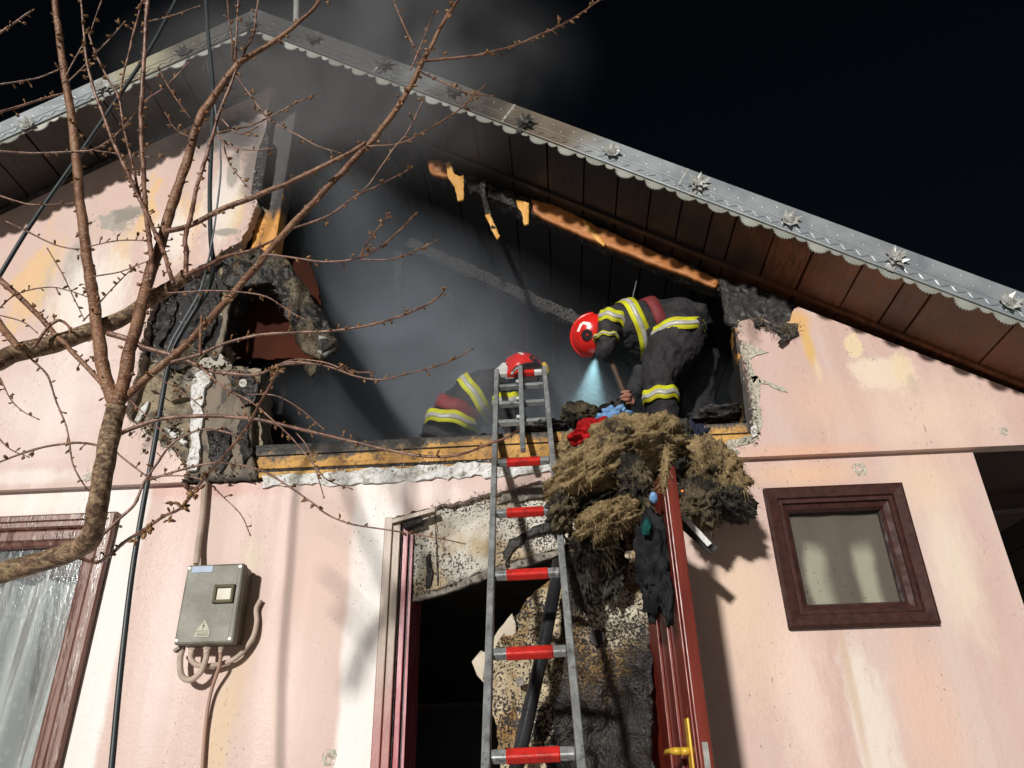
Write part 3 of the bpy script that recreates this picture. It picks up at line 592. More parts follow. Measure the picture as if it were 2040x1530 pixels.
# pressed-metal trim along both rakes
def rake(sg, xe, stars):
    nrm = math.sqrt(1 + SL*SL); t = Vector((sg/nrm, 0, -SL/nrm)); n = Vector((sg*SL/nrm, 0, 1/nrm))   # along and across the trim
    o0 = Vector((RX, -OV-.012, ZJ)); Ltot = abs(xe - RX) * nrm
    def P(u, v, d=0): return o0 + t*u + n*v + Vector((0, -d, 0))
    lo, hi = -.012, .140
    ends = [P(-lo*SL if False else 0, lo), P(Ltot, lo), P(Ltot, hi), P(0, hi)]
    # mitre at the ridge: both ends of the plate end on the plane x = RX
    def mit(v): return -v * (sg*n.x) / (sg*t.x) if True else 0
    A, B = P(mit(lo), lo), P(mit(hi), hi)
    v = [A, P(Ltot, lo), P(Ltot, hi), B]; v += [p + Vector((0,.02,0)) for p in v]
    q = [(0,1,2,3),(7,6,5,4),(1,0,4,5),(2,1,5,6),(3,2,6,7),(0,3,7,4)]
    trim = MB().add([tuple(p) for p in v], q).build('rake_trim', M_zinc, house)
    # rolled lower edge, raised line and wave, pressed dots
    MB().tube([P(.01, lo+.003, .004), P(Ltot, lo+.003, .004)], .0055, 6).build('rolled_edge', M_zinc, trim)
    MB().tube([P(.06, .052, .001), P(Ltot, .052, .001)], .0032, 6).build('raised_line', M_zinc, trim)
    k = int(Ltot / .0075)
    MB().tube([P(.05 + i*.0075, .020 + .0095*math.sin(i*.0075/.072*2*math.pi), .001) for i in range(k-6)], .0038, 6).build('raised_wave', M_zinc, trim)
    dots = MB(); u = .07
    def dome(c, r):
        V = [tuple(c + Vector((0,-r*.35,0)))] + [tuple(c + t*(math.cos(a)*r) + n*(math.sin(a)*r)) for a in [i*math.pi/4 for i in range(8)]]
        dots.add(V, [(0, 1+(i+1)%8, 1+i) for i in range(8)])
    while u < Ltot:
        dome(P(u + .018, .036), .0055); dome(P(u + .054, .005), .0055); u += .072
    u = .1; j = 0
    while u < Ltot:
        dome(P(u, .082 + .03*(j % 2)), .008); u += .062; j += 1
    d = dots.build('pressed_dots', M_zinc, trim, True); d['kind'] = 'stuff'
    u = .9
    while u < Ltot:
        MB().add([tuple(P(u+a_, v_, d_)) for d_ in (.0012,-.004) for a_, v_ in ((0,lo),(.012,lo),(.008,hi),(-.004,hi))], [(3,2,1,0),(4,5,6,7),(0,1,5,4),(1,2,6,5),(2,3,7,6),(3,0,4,7)]).build('lap_joint', M_zincdark, trim); u += random.uniform(.85, 1.1)
    # scalloped lace below
    def scallop(r, beads):
        b = MB(); pts = [(-r*1.25, 0), (-r*1.15, -r*.25)]
        for i in range(beads + 1):
            a = math.pi * (1.08 + .84 * i / beads)
            c = (math.cos(a)*r, math.sin(a)*r*.92)
            if i: 
                am = math.pi * (1.08 + .84 * (i-.5) / beads); pts.append((math.cos(am)*r*1.16, math.sin(am)*r*1.07))
            pts.append(c)
        pts += [(r*1.15, -r*.25), (r*1.25, 0)]
        front = [(x, -.002, z) for x, z in pts]; n_ = len(pts)
        b.add(front + [(x, .002, z) for x, z in pts], [tuple(range(n_)), tuple(range(2*n_-1, n_-1, -1))] + [(i, i+n_, (i+1)%n_+n_, (i+1)%n_) for i in range(n_)])
        for i in range(beads):
            am = math.pi * (1.08 + .84 * (i+.5) / beads); c = Vector((math.cos(am)*r*1.02, -.002, math.sin(am)*r*.95)); rr = r*.11
            V = [tuple(c + Vector((0,-rr*.8,0)))] + [tuple(c + Vector((math.cos(a)*rr, 0, math.sin(a)*rr))) for a in [m_*math.pi/3 for m_ in range(6)]]
            b.add(V, [(0, 1+(m_+1)%6, 1+m_) for m_ in range(6)])
        return b.mesh('scallop')
    big, small = scallop(.046, 9), scallop(.025, 6)
    for me in (big, small): me.materials.append(M_zinc2)
    rot = Matrix((t if sg > 0 else -t, Vector((0,1,0)), n)).transposed().to_4x4()
    u = .07; j = 0
    while u < Ltot - .05:
        o = bpy.data.objects.new('scallop', big if j % 2 else small); sc.collection.objects.link(o); o.parent = trim
        mt = rot.copy(); mt.translation = P(u, lo - .001, -.006); mt = mt @ Matrix.Rotation(random.uniform(-.25,.12), 4, 'X') @ Matrix.Rotation(random.uniform(-.06,.06), 4, 'Y'); o.matrix_world = mt; o.matrix_local = mt
        u += .084; j += 1
    # stars and rosettes
    for i, (px, py, kind) in enumerate(stars):
        c = at(px, py, -OV-.016); b = MB()
        rr = random.Random(i*7+sg)
        def star(c, r1, r2, np_, h, rot0, tilt):
            V = [c + Vector((0, -h, 0))]
            for m_ in range(2*np_):
                a = rot0 + math.pi * m_ / np_; rad = (r1 if m_ % 2 == 0 else r2) * rr.uniform(.88, 1.1)
                V.append(c + Vector((math.cos(a)*rad, -tilt*rad*(1 if m_ % 2 == 0 else .55) - .003, math.sin(a)*rad)))
            nn = 2*np_
            Vb = [p + Vector((0,.0025,0)) for p in V]
            b.add([tuple(p) for p in V+Vb], [(0, 1+(m_+1)%nn, 1+m_) for m_ in range(nn)] + [(nn+1, nn+2+m_, nn+2+(m_+1)%nn) for m_ in range(nn)] + [(1+m_, 1+(m_+1)%nn, nn+2+(m_+1)%nn, nn+2+m_) for m_ in range(nn)])
        if kind == 'S':
            star(c, .060, .032, 7, .004, rr.uniform(0, 1), .42); star(c + Vector((0,-.014,0)), .040, .020, 6, .008, rr.uniform(0, 1), .5)
            b.bar(c + Vector((0,-.004,0)) + n*.03, c + Vector((0,-.004,0)) - n*.075, .03, .002)
        else:
            star(c, .052, .034, 7, .004, rr.uniform(0, 1), .5); star(c + Vector((0,-.012,0)), .026, .018, 9, .016, rr.uniform(0, 1), .1)
        b.build('star_ornament', M_sootystar if -2.35 < c.x < .1 else M_zincdark, trim)
M_zinc2 = simple('zinc_lace', (.24,.25,.20), (.33,.345,.32), 12, .4, .3)
rake(1, 3.3, [(625,78,'R'),(766,130,'S'),(905,183,'R'),(1046,246,'S'),(1219,304,'R'),(1390,369,'S'),(1572,440,'R'),(1783,517,'S'),(2010,604,'R')])
rake(-1, -5.4, [(500,50,'S'),(368,104,'R'),(206,178,'S'),(55,252,'R')])

# the recess right of the house corner, under the wide gable
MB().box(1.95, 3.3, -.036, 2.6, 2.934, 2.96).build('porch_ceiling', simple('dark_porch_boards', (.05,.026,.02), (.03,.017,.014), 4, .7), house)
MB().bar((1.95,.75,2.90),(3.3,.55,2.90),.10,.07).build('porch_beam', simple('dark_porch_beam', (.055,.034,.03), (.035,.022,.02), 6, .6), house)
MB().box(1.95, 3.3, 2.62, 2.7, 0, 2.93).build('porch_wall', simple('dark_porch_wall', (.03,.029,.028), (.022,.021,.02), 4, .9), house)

# ---- windows
def frame_mesh(x0, x1, z0, z1, prof):
    b = MB(); V = []; k = len(prof)
    for d, y in prof: V += [(x0+d,y,z0+d),(x1-d,y,z0+d),(x1-d,y,z1-d),(x0+d,y,z1-d)]
    return b.add(V, [(i*4+j, i*4+(j+1)%4, (i+1)*4+(j+1)%4, (i+1)*4+j) for i in range(k-1) for j in range(4)])
def folds(x0, x1, z0, z1, y, amp, per, seed):
    b = MB(); nx, nz = 90, 14; V = []
    for j in range(nz+1):
        for i in range(nx+1):
            x = x0 + (x1-x0)*i/nx; z = z0 + (z1-z0)*j/nz
            V.append((x, y + amp*math.sin(x/per*6.28 + 1.5*fbm((x*3, seed, z*.5), 2)) + amp*.7*fbm((x*9, seed, z*.6), 3), z))
    return b.add(V, [(j*(nx+1)+i, j*(nx+1)+i+1, (j+1)*(nx+1)+i+1, (j+1)*(nx+1)+i) for j in range(nz) for i in range(nx)])
sw = obj('small_window', frame_mesh(.96,1.577,2.158,2.778,[(0,.01),(0,-.030),(.010,-.036),(.050,-.030),(.056,-.018),(.072,-.018),(.072,-.004),(.095,.006),(.104,.02),(.104,.20)]).mesh('small_window'), M_frame, house, label='small square window in a dark varnished frame')
MB().box(1.06,1.477,.036,.040,2.258,2.678).build('pane', M_glass, sw)
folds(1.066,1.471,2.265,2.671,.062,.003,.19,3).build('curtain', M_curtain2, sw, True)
lw = obj('tall_window', frame_mesh(-3.45,-2.07,.95,2.80,[(0,.01),(0,-.028),(.008,-.034),(.030,-.034),(.036,-.024),(.058,-.024),(.066,-.014),(.066,.004)]).mesh('tall_window'), M_frameL, house, label='tall window with lace curtain beside the branch')
MB().add(*(lambda q: (q.v, q.f))(frame_mesh(-3.384,-2.136,1.016,2.734,[(0,.03),(0,-.002),(.012,-.010),(.05,-.008),(.058,.004),(.072,.012),(.080,.024),(.080,.06)]))).build('sash', M_frameL, lw)
MB().box(-3.31,-2.21,.040,.044,1.09,2.66).build('pane', M_glass, lw)
folds(-3.36,-2.16,1.05,2.71,.11,.03,.17,8).build('curtain', M_curtain, lw, True)
MB().box(-3.36,-2.16,.085,.10,2.52,2.71).build('curtain_box', M_frame, lw)

# ---- doorway: frame, dark room, open red leaf
df = MB().box(-.780,-.742,-.030,.05,.02,2.715).build('door_frame', M_dframe, house, bevel=.004)
MB().box(-.741,-.706,-.022,.05,.02,2.70).build('casing', M_dframe, df, bevel=.004)
MB().box(-.705,-.699,-.006,.05,.02,2.69).build('groove', M_char, df)
MB().box(-.698,-.674,.002,.30,.02,2.68).build('rebate', M_dframe_red, df, bevel=.003)
MB().box(-.673,-.667,.02,.30,.02,2.68).build('gasket', M_black, df)
MB().box(-.666,-.655,.024,.30,.02,2.66).build('inner_edge', M_dframe_red, df)
MB().bar(at(782,1042,-.02), at(868,1018,-.02), .018, .05).build('head_stub', M_dframe, df)
MB().bar(at(805,1050,.0), at(842,1036,.0), .03, .05).build('head_char', M_char, df)
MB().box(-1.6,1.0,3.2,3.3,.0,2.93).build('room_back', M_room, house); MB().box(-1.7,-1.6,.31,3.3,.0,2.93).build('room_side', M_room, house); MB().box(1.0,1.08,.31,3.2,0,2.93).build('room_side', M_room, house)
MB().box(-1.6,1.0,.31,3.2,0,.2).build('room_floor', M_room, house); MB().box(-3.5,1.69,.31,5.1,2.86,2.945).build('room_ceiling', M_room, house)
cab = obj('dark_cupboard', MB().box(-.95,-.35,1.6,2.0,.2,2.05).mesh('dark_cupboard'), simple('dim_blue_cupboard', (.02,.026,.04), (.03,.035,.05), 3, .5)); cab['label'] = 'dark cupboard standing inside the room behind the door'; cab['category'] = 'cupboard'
MB().box(-.98,-.30,1.57,2.02,2.05,2.08).build('top', simple('dim_wood_top', (.10,.08,.06), (.06,.05,.04), 6, .6), cab)

H, Fr = Vector((.325,.0,0)), Vector((.402,-.80,0)); dd = (Fr-H).normalized(); nn = Vector((-dd.y, dd.x, 0)); nn = nn if nn.x < 0 else -nn
def DP(u, out, z): return H + dd*u + nn*out + Vector((0,0,z))
ztop = 2.60
def dbox(u0, u1, o0, o1, z0, z1):
    V = [DP(u,o_,z) for z in (z0,z1) for u,o_ in ((u0,o0),(u1,o0),(u1,o1),(u0,o1))]
    return MB().add([tuple(p) for p in V], [(3,2,1,0),(4,5,6,7),(0,1,5,4),(1,2,6,5),(2,3,7,6),(3,0,4,7)])
LW = (Fr-H).length
door = dbox(0,LW,-.042,0,.06,ztop).build('door', M_door, house, bevel=.004, label='red painted door leaf standing open')
dbox(LW-.20,LW-.185,.0005,.012,.2,ztop-.12).build('moulding', M_door, door, bevel=.003)
dbox(LW-.36,LW-.345,.0005,.012,.2,ztop-.12).build('moulding', M_door, door, bevel=.003)
dbox(LW-.045,LW-.012,.0005,.008,.08,ztop-.02).build('edge_strip', M_door, door, bevel=.003)
hz = at(1385,1495,-.75).z
dbox(LW-.105,LW-.062,.0005,.010,hz-.13,hz+.095).build('escutcheon', M_brass, door, bevel=.004)
hb = MB(); q0 = DP(LW-.083,.006,hz); hb.tube([q0, DP(LW-.083,.035,hz)], .012, 12)
hb.tube([DP(LW-.083,.035,hz), DP(LW-.085,.052,hz+.001), DP(LW-.11,.060,hz+.003), DP(LW-.16,.062,hz+.004), DP(LW-.20,.062,hz+.0)], [.012,.012,.009,.008,.006], 12)
hb.build('handle', M_brass, door, True)
v = [Fr + Vector((0,-.0015,0)) + nn*o_ + Vector((0,0,z)) for z in (hz-.06,hz+.02) for o_ in (-.012,-.030)]
MB().add([tuple(v[0]),tuple(v[1]),tuple(v[3]),tuple(v[2])]+[tuple(p+Vector((0,.001,0))) for p in (v[0],v[1],v[3],v[2])], [(0,1,2,3),(7,6,5,4)]).build('lock_plate', M_zincdark, door)
dbox(0,LW,-.040,-.002,ztop+.001,ztop+.006).build('top_edge', M_char, door)

# loose threads and plaster crumbs along the torn edges
def fray(name, pts, Y, n, L, mat, seed):
    r = random.Random(seed); b = MB()
    for _ in range(n):
        i = r.randrange(len(pts)-1); f_ = r.random(); x = pts[i][0]+(pts[i+1][0]-pts[i][0])*f_; y = pts[i][1]+(pts[i+1][1]-pts[i][1])*f_
        p = at(x + r.gauss(0,4), y + r.gauss(0,4), Y + r.uniform(-.01,.01)); d = Vector((r.gauss(0,1), r.gauss(-.4,.4), r.gauss(-.5,1))).normalized(); l_ = L*r.uniform(.3,1.4)
        if r.random() < .6: b.tube([p, p + d*l_*.5 + Vector((0,0,-.1*l_)), p + d*l_ + Vector((0,0,-.45*l_))], [.0012,.001,.0006], 4)
        else:
            q = r.uniform(.003,.010); v = [p + Vector((r.uniform(-1,1)*q, -r.uniform(0,1)*q, r.uniform(-1,1)*q)) for _ in range(5)]
            b.add(v, [(0,1,2),(0,2,3),(0,3,1),(1,2,4),(2,3,4),(3,1,4)])
    o = b.build(name, mat, house); o['kind'] = 'stuff'
fray('frayed_edge', [(520,305),(504,380),(500,440),(452,496),(352,556),(308,590),(292,650),(276,730),(246,822),(300,868),(358,915)], -.05, 260, .03, M_mesh, 1)
fray('frayed_edge', [(1471,642),(1478,690),(1490,740),(1502,800),(1506,850),(1500,868),(1462,880)], -.055, 240, .022, M_mesh, 2)
fray('frayed_edge', [(440,512),(520,498),(572,530),(632,610),(674,690),(636,714),(576,640),(546,566)], -.14, 320, .03, M_flap, 3)
fray('frayed_edge', [(785,1036),(860,1012),(950,990),(1040,968),(1100,955)], -.012, 160, .016, M_grime, 4)
fray('frayed_edge', [(522,948),(760,933),(1000,919),(1112,911)], -.018, 140, .014, M_foam, 5)
fray('frayed_edge', [(1500,634),(1530,645),(1560,660),(1590,650)], -.08, 120, .03, M_char, 6)
fray('frayed_edge', [(820,1187),(930,1150),(1050,1112),(1180,1062)], .035, 120, .016, M_grime, 7)

# chipped spots where the mesh under the render shows
for i, (pts, yy) in enumerate([([(1697,928),(1706,922),(1722,924),(1728,934),(1725,946),(1714,950),(1702,944)],-.001),([(640,1506),(650,1492),(668,1494),(672,1508),(664,1524),(646,1526)],-.001),([(1987,858),(1996,851),(2008,856),(2009,866),(1998,870)],-.041),([(163,950),(176,942),(192,944),(188,954),(170,960)],-.041)]):
    sheet('chipped_spot', pts, lambda a,b, y_=yy: y_, .004, M_mesh, house, .007, .006, 60, 90+i, .007, smooth=False)

# ------------------------------------------------------------------ ladder against the sill beam
lad = thing('aluminium_ladder', 'grey aluminium ladder with red rung sleeves leaning on the attic sill', 'ladder')
LD = Vector((-.0225, .5569, .8303)).normalized(); L0 = at(1042, 885, -.12); LS = Vector((1, 0, 0)); LS = (LS - LD*LS.dot(LD)).normalized(); LN = LD.cross(LS)
if LN.y > 0: LN = -LN
WL = .262
def LP(t, s=0, n=0): return L0 + LD*t + LS*s + LN*n
t0 = (.0 - L0.z) / LD.z
for s_ in (-1, 1):
    b = MB().bar(LP(t0+.02, s_*WL/2), LP(.757, s_*WL/2), .024, .052, LN)
    b.build('rail', M_alu, lad, bevel=.004)
r = random.Random(5)
ts_ = [-.148 - .3695*i for i in range(0, 9)]
for i, tt in enumerate([.731] + ts_):
    if LP(tt).z < .1: continue
    # rungs: pale square bar, a red sleeve round its middle
    rg = MB().bar(LP(tt,-WL/2+.013), LP(tt,WL/2-.013), .030, .030, LN).build('rung', M_white if i == 0 else M_alu, lad, bevel=.006)
    MB().bar(LP(tt,-.078,.0), LP(tt,.078,.0), .0335, .0335, LN).build('sleeve', M_red, rg, bevel=.007)
    if i >= 3:
        b = MB()
        for k in range(26):
            c = LP(tt + .0175, r.uniform(-.1,.1) - .02, r.uniform(-.012,.014)); q = r.uniform(.004,.011)
            v = [c + Vector((r.uniform(-1,1)*q*2, r.uniform(-1,1)*q, r.uniform(-.3,.5)*q)) for _ in range(5)]
            b.add(v, [(0,1,2),(0,2,3),(0,3,1),(1,2,4),(2,3,4),(3,1,4)])
        o = b.build('wet_debris', M_grime, rg); o['kind'] = 'stuff'
for tt in (.577, .390, .203):
    rg = MB().bar(LP(tt,-WL/2+.013), LP(tt,WL/2-.013), .026, .030, LN).build('rung', M_alu, lad, bevel=.004)
    MB().box(*[v for ax in range(3) for v in (LP(tt,-.018,.03)[ax]-.009, LP(tt,-.018,.03)[ax]+.009)]).build('clamp_bolt', M_zincdark, rg, bevel=.003)
MB().bar(LP(-.10,.0,.030), LP(.745,.0,.030), .024, .030, LN).build('hook_bar', simple('dull_alu', (.26,.29,.30), (.36,.39,.40), 18, .4, .4), lad, bevel=.004)
MB().tube([LP(.70,-.045,.02), LP(.705,-.02,.045), LP(.70,.0,.048)], .006, 8).build('latch', M_zincdark, lad, True)
MB().tube([LP(.70,-.045,.02), LP(.675,-.045,.03)], .009, 8).build('latch_knob', M_zincdark, lad, True)

# ------------------------------------------------------------------ electricity meter box and its conduits
YB = -.125
mb = thing('meter_box', 'grey plastic electricity meter box mounted on the pink wall', 'meter box')
c00, c10, c11, c01 = at(347,1281,YB), at(470,1284,YB), at(482,1121,YB), at(372,1126,YB)
x0, x1, z0, z1 = (c00.x+c01.x)/2, (c10.x+c11.x)/2, (c00.z+c10.z)/2, (c01.z+c11.z)/2
MB().box(x0+.006, x1-.004, YB+.045, -.012, z0+.004, z1-.004).build('back_box', M_plasticdark, mb, bevel=.012)
cv = MB().box(x0, x1, YB, YB+.047, z0, z1).build('cover', M_plastic, mb, bevel=.010)
MB().box(x1-.028, x1-.024, YB-.0015, YB+.01, z0+.012, z1-.012).build('cover_rib', M_plasticdark, cv)
u = lambda a: x0 + (x1-x0)*a; w = lambda a: z0 + (z1-z0)*a
vw = MB().add(*(lambda q: (q.v, q.f))(frame_mesh(u(.55), u(.90), w(.49), w(.72), [(0,YB+.002),(0,YB-.012),(.004,YB-.015),(.011,YB-.013),(.015,YB-.006)]))).build('viewing_window', M_plasticdark, cv)
MB().box(u(.55)+.012, u(.90)-.012, YB-.005, YB+.001, w(.49)+.012, w(.72)-.012).build('window_pane', simple('yellowed_pane', (.34,.31,.22), (.42,.40,.33), 22, .4), cv)
MB().box(u(.10), u(.46), YB-.0025, YB+.001, w(.895), w(.975)).build('blue_label', M_bluelabel, cv)
tri = [(u(.33), w(.08)), (u(.58), w(.08)), (u(.585), w(.155)), (u(.475), w(.29)), (u(.345), w(.155))]
MB().prism(tri, YB-.003, YB+.001).build('warning_sign', M_sign, cv)
MB().box(u(.35), u(.58), YB-.0042, YB-.0028, w(.150), w(.155)).build('sign_line', M_ink, cv)
bx, bz = u(.465), w(.215); q = .011
MB().prism([(bx+.3*q,bz+1.6*q),(bx-.45*q,bz-.15*q),(bx+.05*q,bz-.05*q),(bx-.35*q,bz-1.7*q),(bx+.5*q,bz+.3*q),(bx+.0*q,bz+.25*q)], YB-.0044, YB-.0028).build('lightning_mark', M_ink, cv)
for k in range(3): MB().box(u(.37), u(.56), YB-.0042, YB-.0028, w(.095+.016*k), w(.099+.016*k)).build('sign_line', M_ink, cv)
for (a, c) in ((.045,.05),(.93,.05),(.05,.955),(.93,.955)):
    MB().tube([(u(a),YB-.002,w(c)),(u(a),YB+.006,w(c))], .006, 10).build('cover_screw', M_zincdark, cv)
for a, rr in ((.24,.013),(.50,.015),(.73,.010)):
    gl = MB(); gl.tube([(u(a),YB+.05,z0+.006),(u(a),YB+.05,z0-.014)], rr*1.25, 6); gl.tube([(u(a),YB+.05,z0-.013),(u(a),YB+.05,z0-.030)], rr, 12)
    gl.build('cable_gland', M_conduit, mb)
MB().bar((x0-.012,YB+.05,z0-.018),(x0+.012,YB+.05,z0-.004),.012,.03).build('hinge_tab', M_plasticdark, mb)
def ribbed(name, pts, rad, label, cat='conduit', mat=None, ribs=True, step=.004, n=10):
    P = catmull([tuple(p) for p in pts], step); rr = [rad*(1 + (.07 if (i//1) % 2 else -.03)) if ribs else rad for i in range(len(P))]
    o = MB().tube([Vector(p[:3]) for p in P], rr, n).build(name, mat or M_conduit, None, not ribs); o['label'] = label; o['category'] = cat; return o
ribbed('corrugated_conduit', [at(409,955,-.03), at(404,1020,-.03), at(396,1080,-.035), at(391,1124,-.05)], .014, 'ribbed beige conduit rising from the meter box to the band')
gz = z0 - .03
ribbed('conduit_loop', [(u(.06),YB+.06,z0+.003),(u(.05),YB+.06,z0-.05),(u(.13),YB+.055,z0-.115),(u(.30),YB+.05,z0-.135),(u(.45),YB+.05,z0-.105),(u(.50),YB+.05,z0-.055),(u(.50),YB+.05,gz)], .0125, 'ribbed conduit looping under the meter box')
ribbed('side_conduit', [(u(.24),YB+.05,gz),(u(.25),YB+.05,z0-.05),(u(.36),YB+.06,z0-.075),(u(.62),YB+.08,z0-.075),(u(.95),YB+.09,z0-.045),(u(1.16),-.03,z0+.03),(u(1.19),-.022,z0+.10),(u(1.15),-.02,z0+.16),(u(1.20),-.018,z0+.20)], .011, 'grey conduit curving round the right side of the meter box')
ribbed('drop_cable', [(u(.73),YB+.05,gz),(u(.73),YB+.06,z0-.08),at(420,1380,-.03),at(409,1450,-.02),at(402,1545,-.02)], .0075, 'thin pinkish cable running down from the meter box', 'cable', simple('pinkish_cable', (.40,.25,.20), (.34,.22,.18), 8, .5), False, .02)

# ------------------------------------------------------------------ cables in front of the house
def cable(name, pts, rad, label, mat=M_cable):
    P = catmull([tuple(p) for p in pts], .03)
    o = MB().tube([Vector(p[:3]) for p in P], rad, 10).build(name, mat, None, True); o['label'] = label; o['category'] = 'cable'
YC = -.85
cable('service_cable', [at(x,y,YC) for x,y in [(213,1600),(222,1530),(240,1340),(262,1150),(283,1020),(305,900),(322,800),(333,740),(348,690),(380,632),(408,590),(420,560),(425,520),(420,480),(418,380),(422,270),(424,170),(414,60),(408,-40)]], .0098, 'thick black cable hanging down past the meter box')
cable('service_cable', [at(x,y,YC-.03) for x,y in [(330,712),(342,680),(372,628),(396,585),(410,540),(418,505),(430,430),(440,330),(432,240),(424,180)]], .0042, 'thin wire strung beside the thick black cable', M_wire)
cable('service_cable', [at(x,y,-.95) for x,y in [(-40,612),(0,548),(60,450),(150,320),(250,172),(300,95),(345,12),(365,-30)]], .0092, 'black cable slanting up across the left eave')
cable('hanging_wire', [at(x,y,-.7) for x,y in [(403,142),(406,128),(416,112),(414,138),(430,150)]], .0012, 'fine loose wire curled under the ridge', M_wire)

# ------------------------------------------------------------------ broken slabs, burnt sheets, hose in the doorway
o = sheet('plaster_slab', [(806,1052),(850,1020),(905,1000),(980,980),(1060,960),(1140,950),(1180,960),(1180,1062),(1110,1094),(1050,1112),(985,1132),(930,1150),(880,1172),(822,1187),(818,1120)], lambda a,b: .04, .05, M_lintel, None, .02, .022, 10, 11, .010)
sl = o
MB().bar(at(866,1022,.024), at(872,1166,.024), .003, .006).build('crack_line', M_char, sl)
sheet('char_stain', [(848,1110),(856,1100),(862,1140),(858,1166),(848,1172),(850,1140)], lambda a,b: .022, .012, M_char, sl, .015, .006, 20, 4, .004)
sheet('slab_edge', [(820,1186),(880,1172),(985,1132),(1110,1094),(1180,1062),(1180,1078),(1110,1106),(985,1146),(880,1184),(822,1197)], lambda a,b: .045, .04, M_grime, sl, .016, .012, 20, 4, .006)
sheet('soot_streak', [(1000,985),(1060,968),(1130,952),(1130,972),(1080,990),(1030,1000),(990,1004)], lambda a,b: .018, .018, M_grime, sl, .016, .012, 20, 14, .012)
sheet('soot_streak', [(1014,1074),(1060,1050),(1100,1040),(1100,1056),(1050,1072),(1020,1100),(1006,1130),(1000,1100)], lambda a,b: .018, .018, M_flap, sl, .016, .012, 20, 15, .012)
o['label'] = 'cracked white plaster slab hanging across the top of the doorway'; o['category'] = 'plaster slab'
def tagged(o, label, cat, group=None):
    o['label'] = label; o['category'] = cat
    if group: o['group'] = group
    return o
def crumple(px, py): return 0
sheetA = sheet('burnt_foam_sheet', [(1098,1148),(1118,1165),(1125,1300),(1128,1545),(1002,1545),(992,1480),(984,1432),(972,1382),(962,1352),(986,1300),(1012,1245),(1030,1224),(1042,1204),(1066,1174)], lambda a,b: -.02 - .0005*(b-1150), .03, M_sheetA, None, .014, .09, 5.0, 21, .016)
tagged(sheetA, 'pale speckled foam sheet, scorched brown, behind the ladder rungs', 'foam sheet')
tagged(sheet('broken_render_chip', [(980,1312),(985,1268),(1020,1222),(1028,1245),(1024,1292),(1000,1296)], lambda a,b: -.10, .012, M_chip, None, .02, .004, 12, 2, .004), 'smooth cream chip of render left of the ladder, upper one', 'render chip')
tagged(sheet('broken_render_chip', [(940,1318),(958,1296),(978,1304),(966,1340),(968,1366),(950,1345)], lambda a,b: -.11, .012, M_chip, None, .02, .004, 12, 5, .004), 'smooth cream chip of render left of the ladder, lower pointed one', 'render chip')
sheetB = sheet('burnt_foam_sheet', [(1120,1100),(1150,1070),(1200,1050),(1262,1052),(1288,1085),(1292,1180),(1296,1300),(1299,1420),(1300,1545),(1092,1545),(1104,1450),(1118,1380),(1128,1300),(1128,1190)], lambda a,b: -.12 - .0005*(b-1060), .035, M_sheetB, None, .014, .13, 4.2, 22, .016)
tagged(sheetB, 'large blackened foam sheet standing against the red door', 'foam sheet')
P = at(1190,1270,-.26); tagged(MB().tube([P, P+Vector((0,.02,0))], .030, 18).build('foam_anchor', M_helmblack), 'round black anchor disc on the blackened foam sheet', 'anchor disc')
P = at(1036,1357,-.19); tagged(MB().tube([P, P+Vector((0,.015,0))], .018, 16).build('foam_anchor', M_grime), 'small grey anchor disc on the pale foam sheet', 'anchor disc')
P = catmull([tuple(at(x,y,Y)) for x,y,Y in [(1112,1120,-.16),(1106,1165,-.22),(1092,1240,-.27),(1078,1310,-.30),(1060,1390,-.33),(1042,1470,-.36),(1024,1550,-.4)]], .02)
tagged(MB().tube([Vector(p) for p in P], .0265, 14).build('fire_hose', simple('wet_hose', (.014,.015,.017), (.03,.031,.034), 6, .25, 0, .3, 40), None, True), 'black wet hose running down behind the ladder rungs', 'hose')

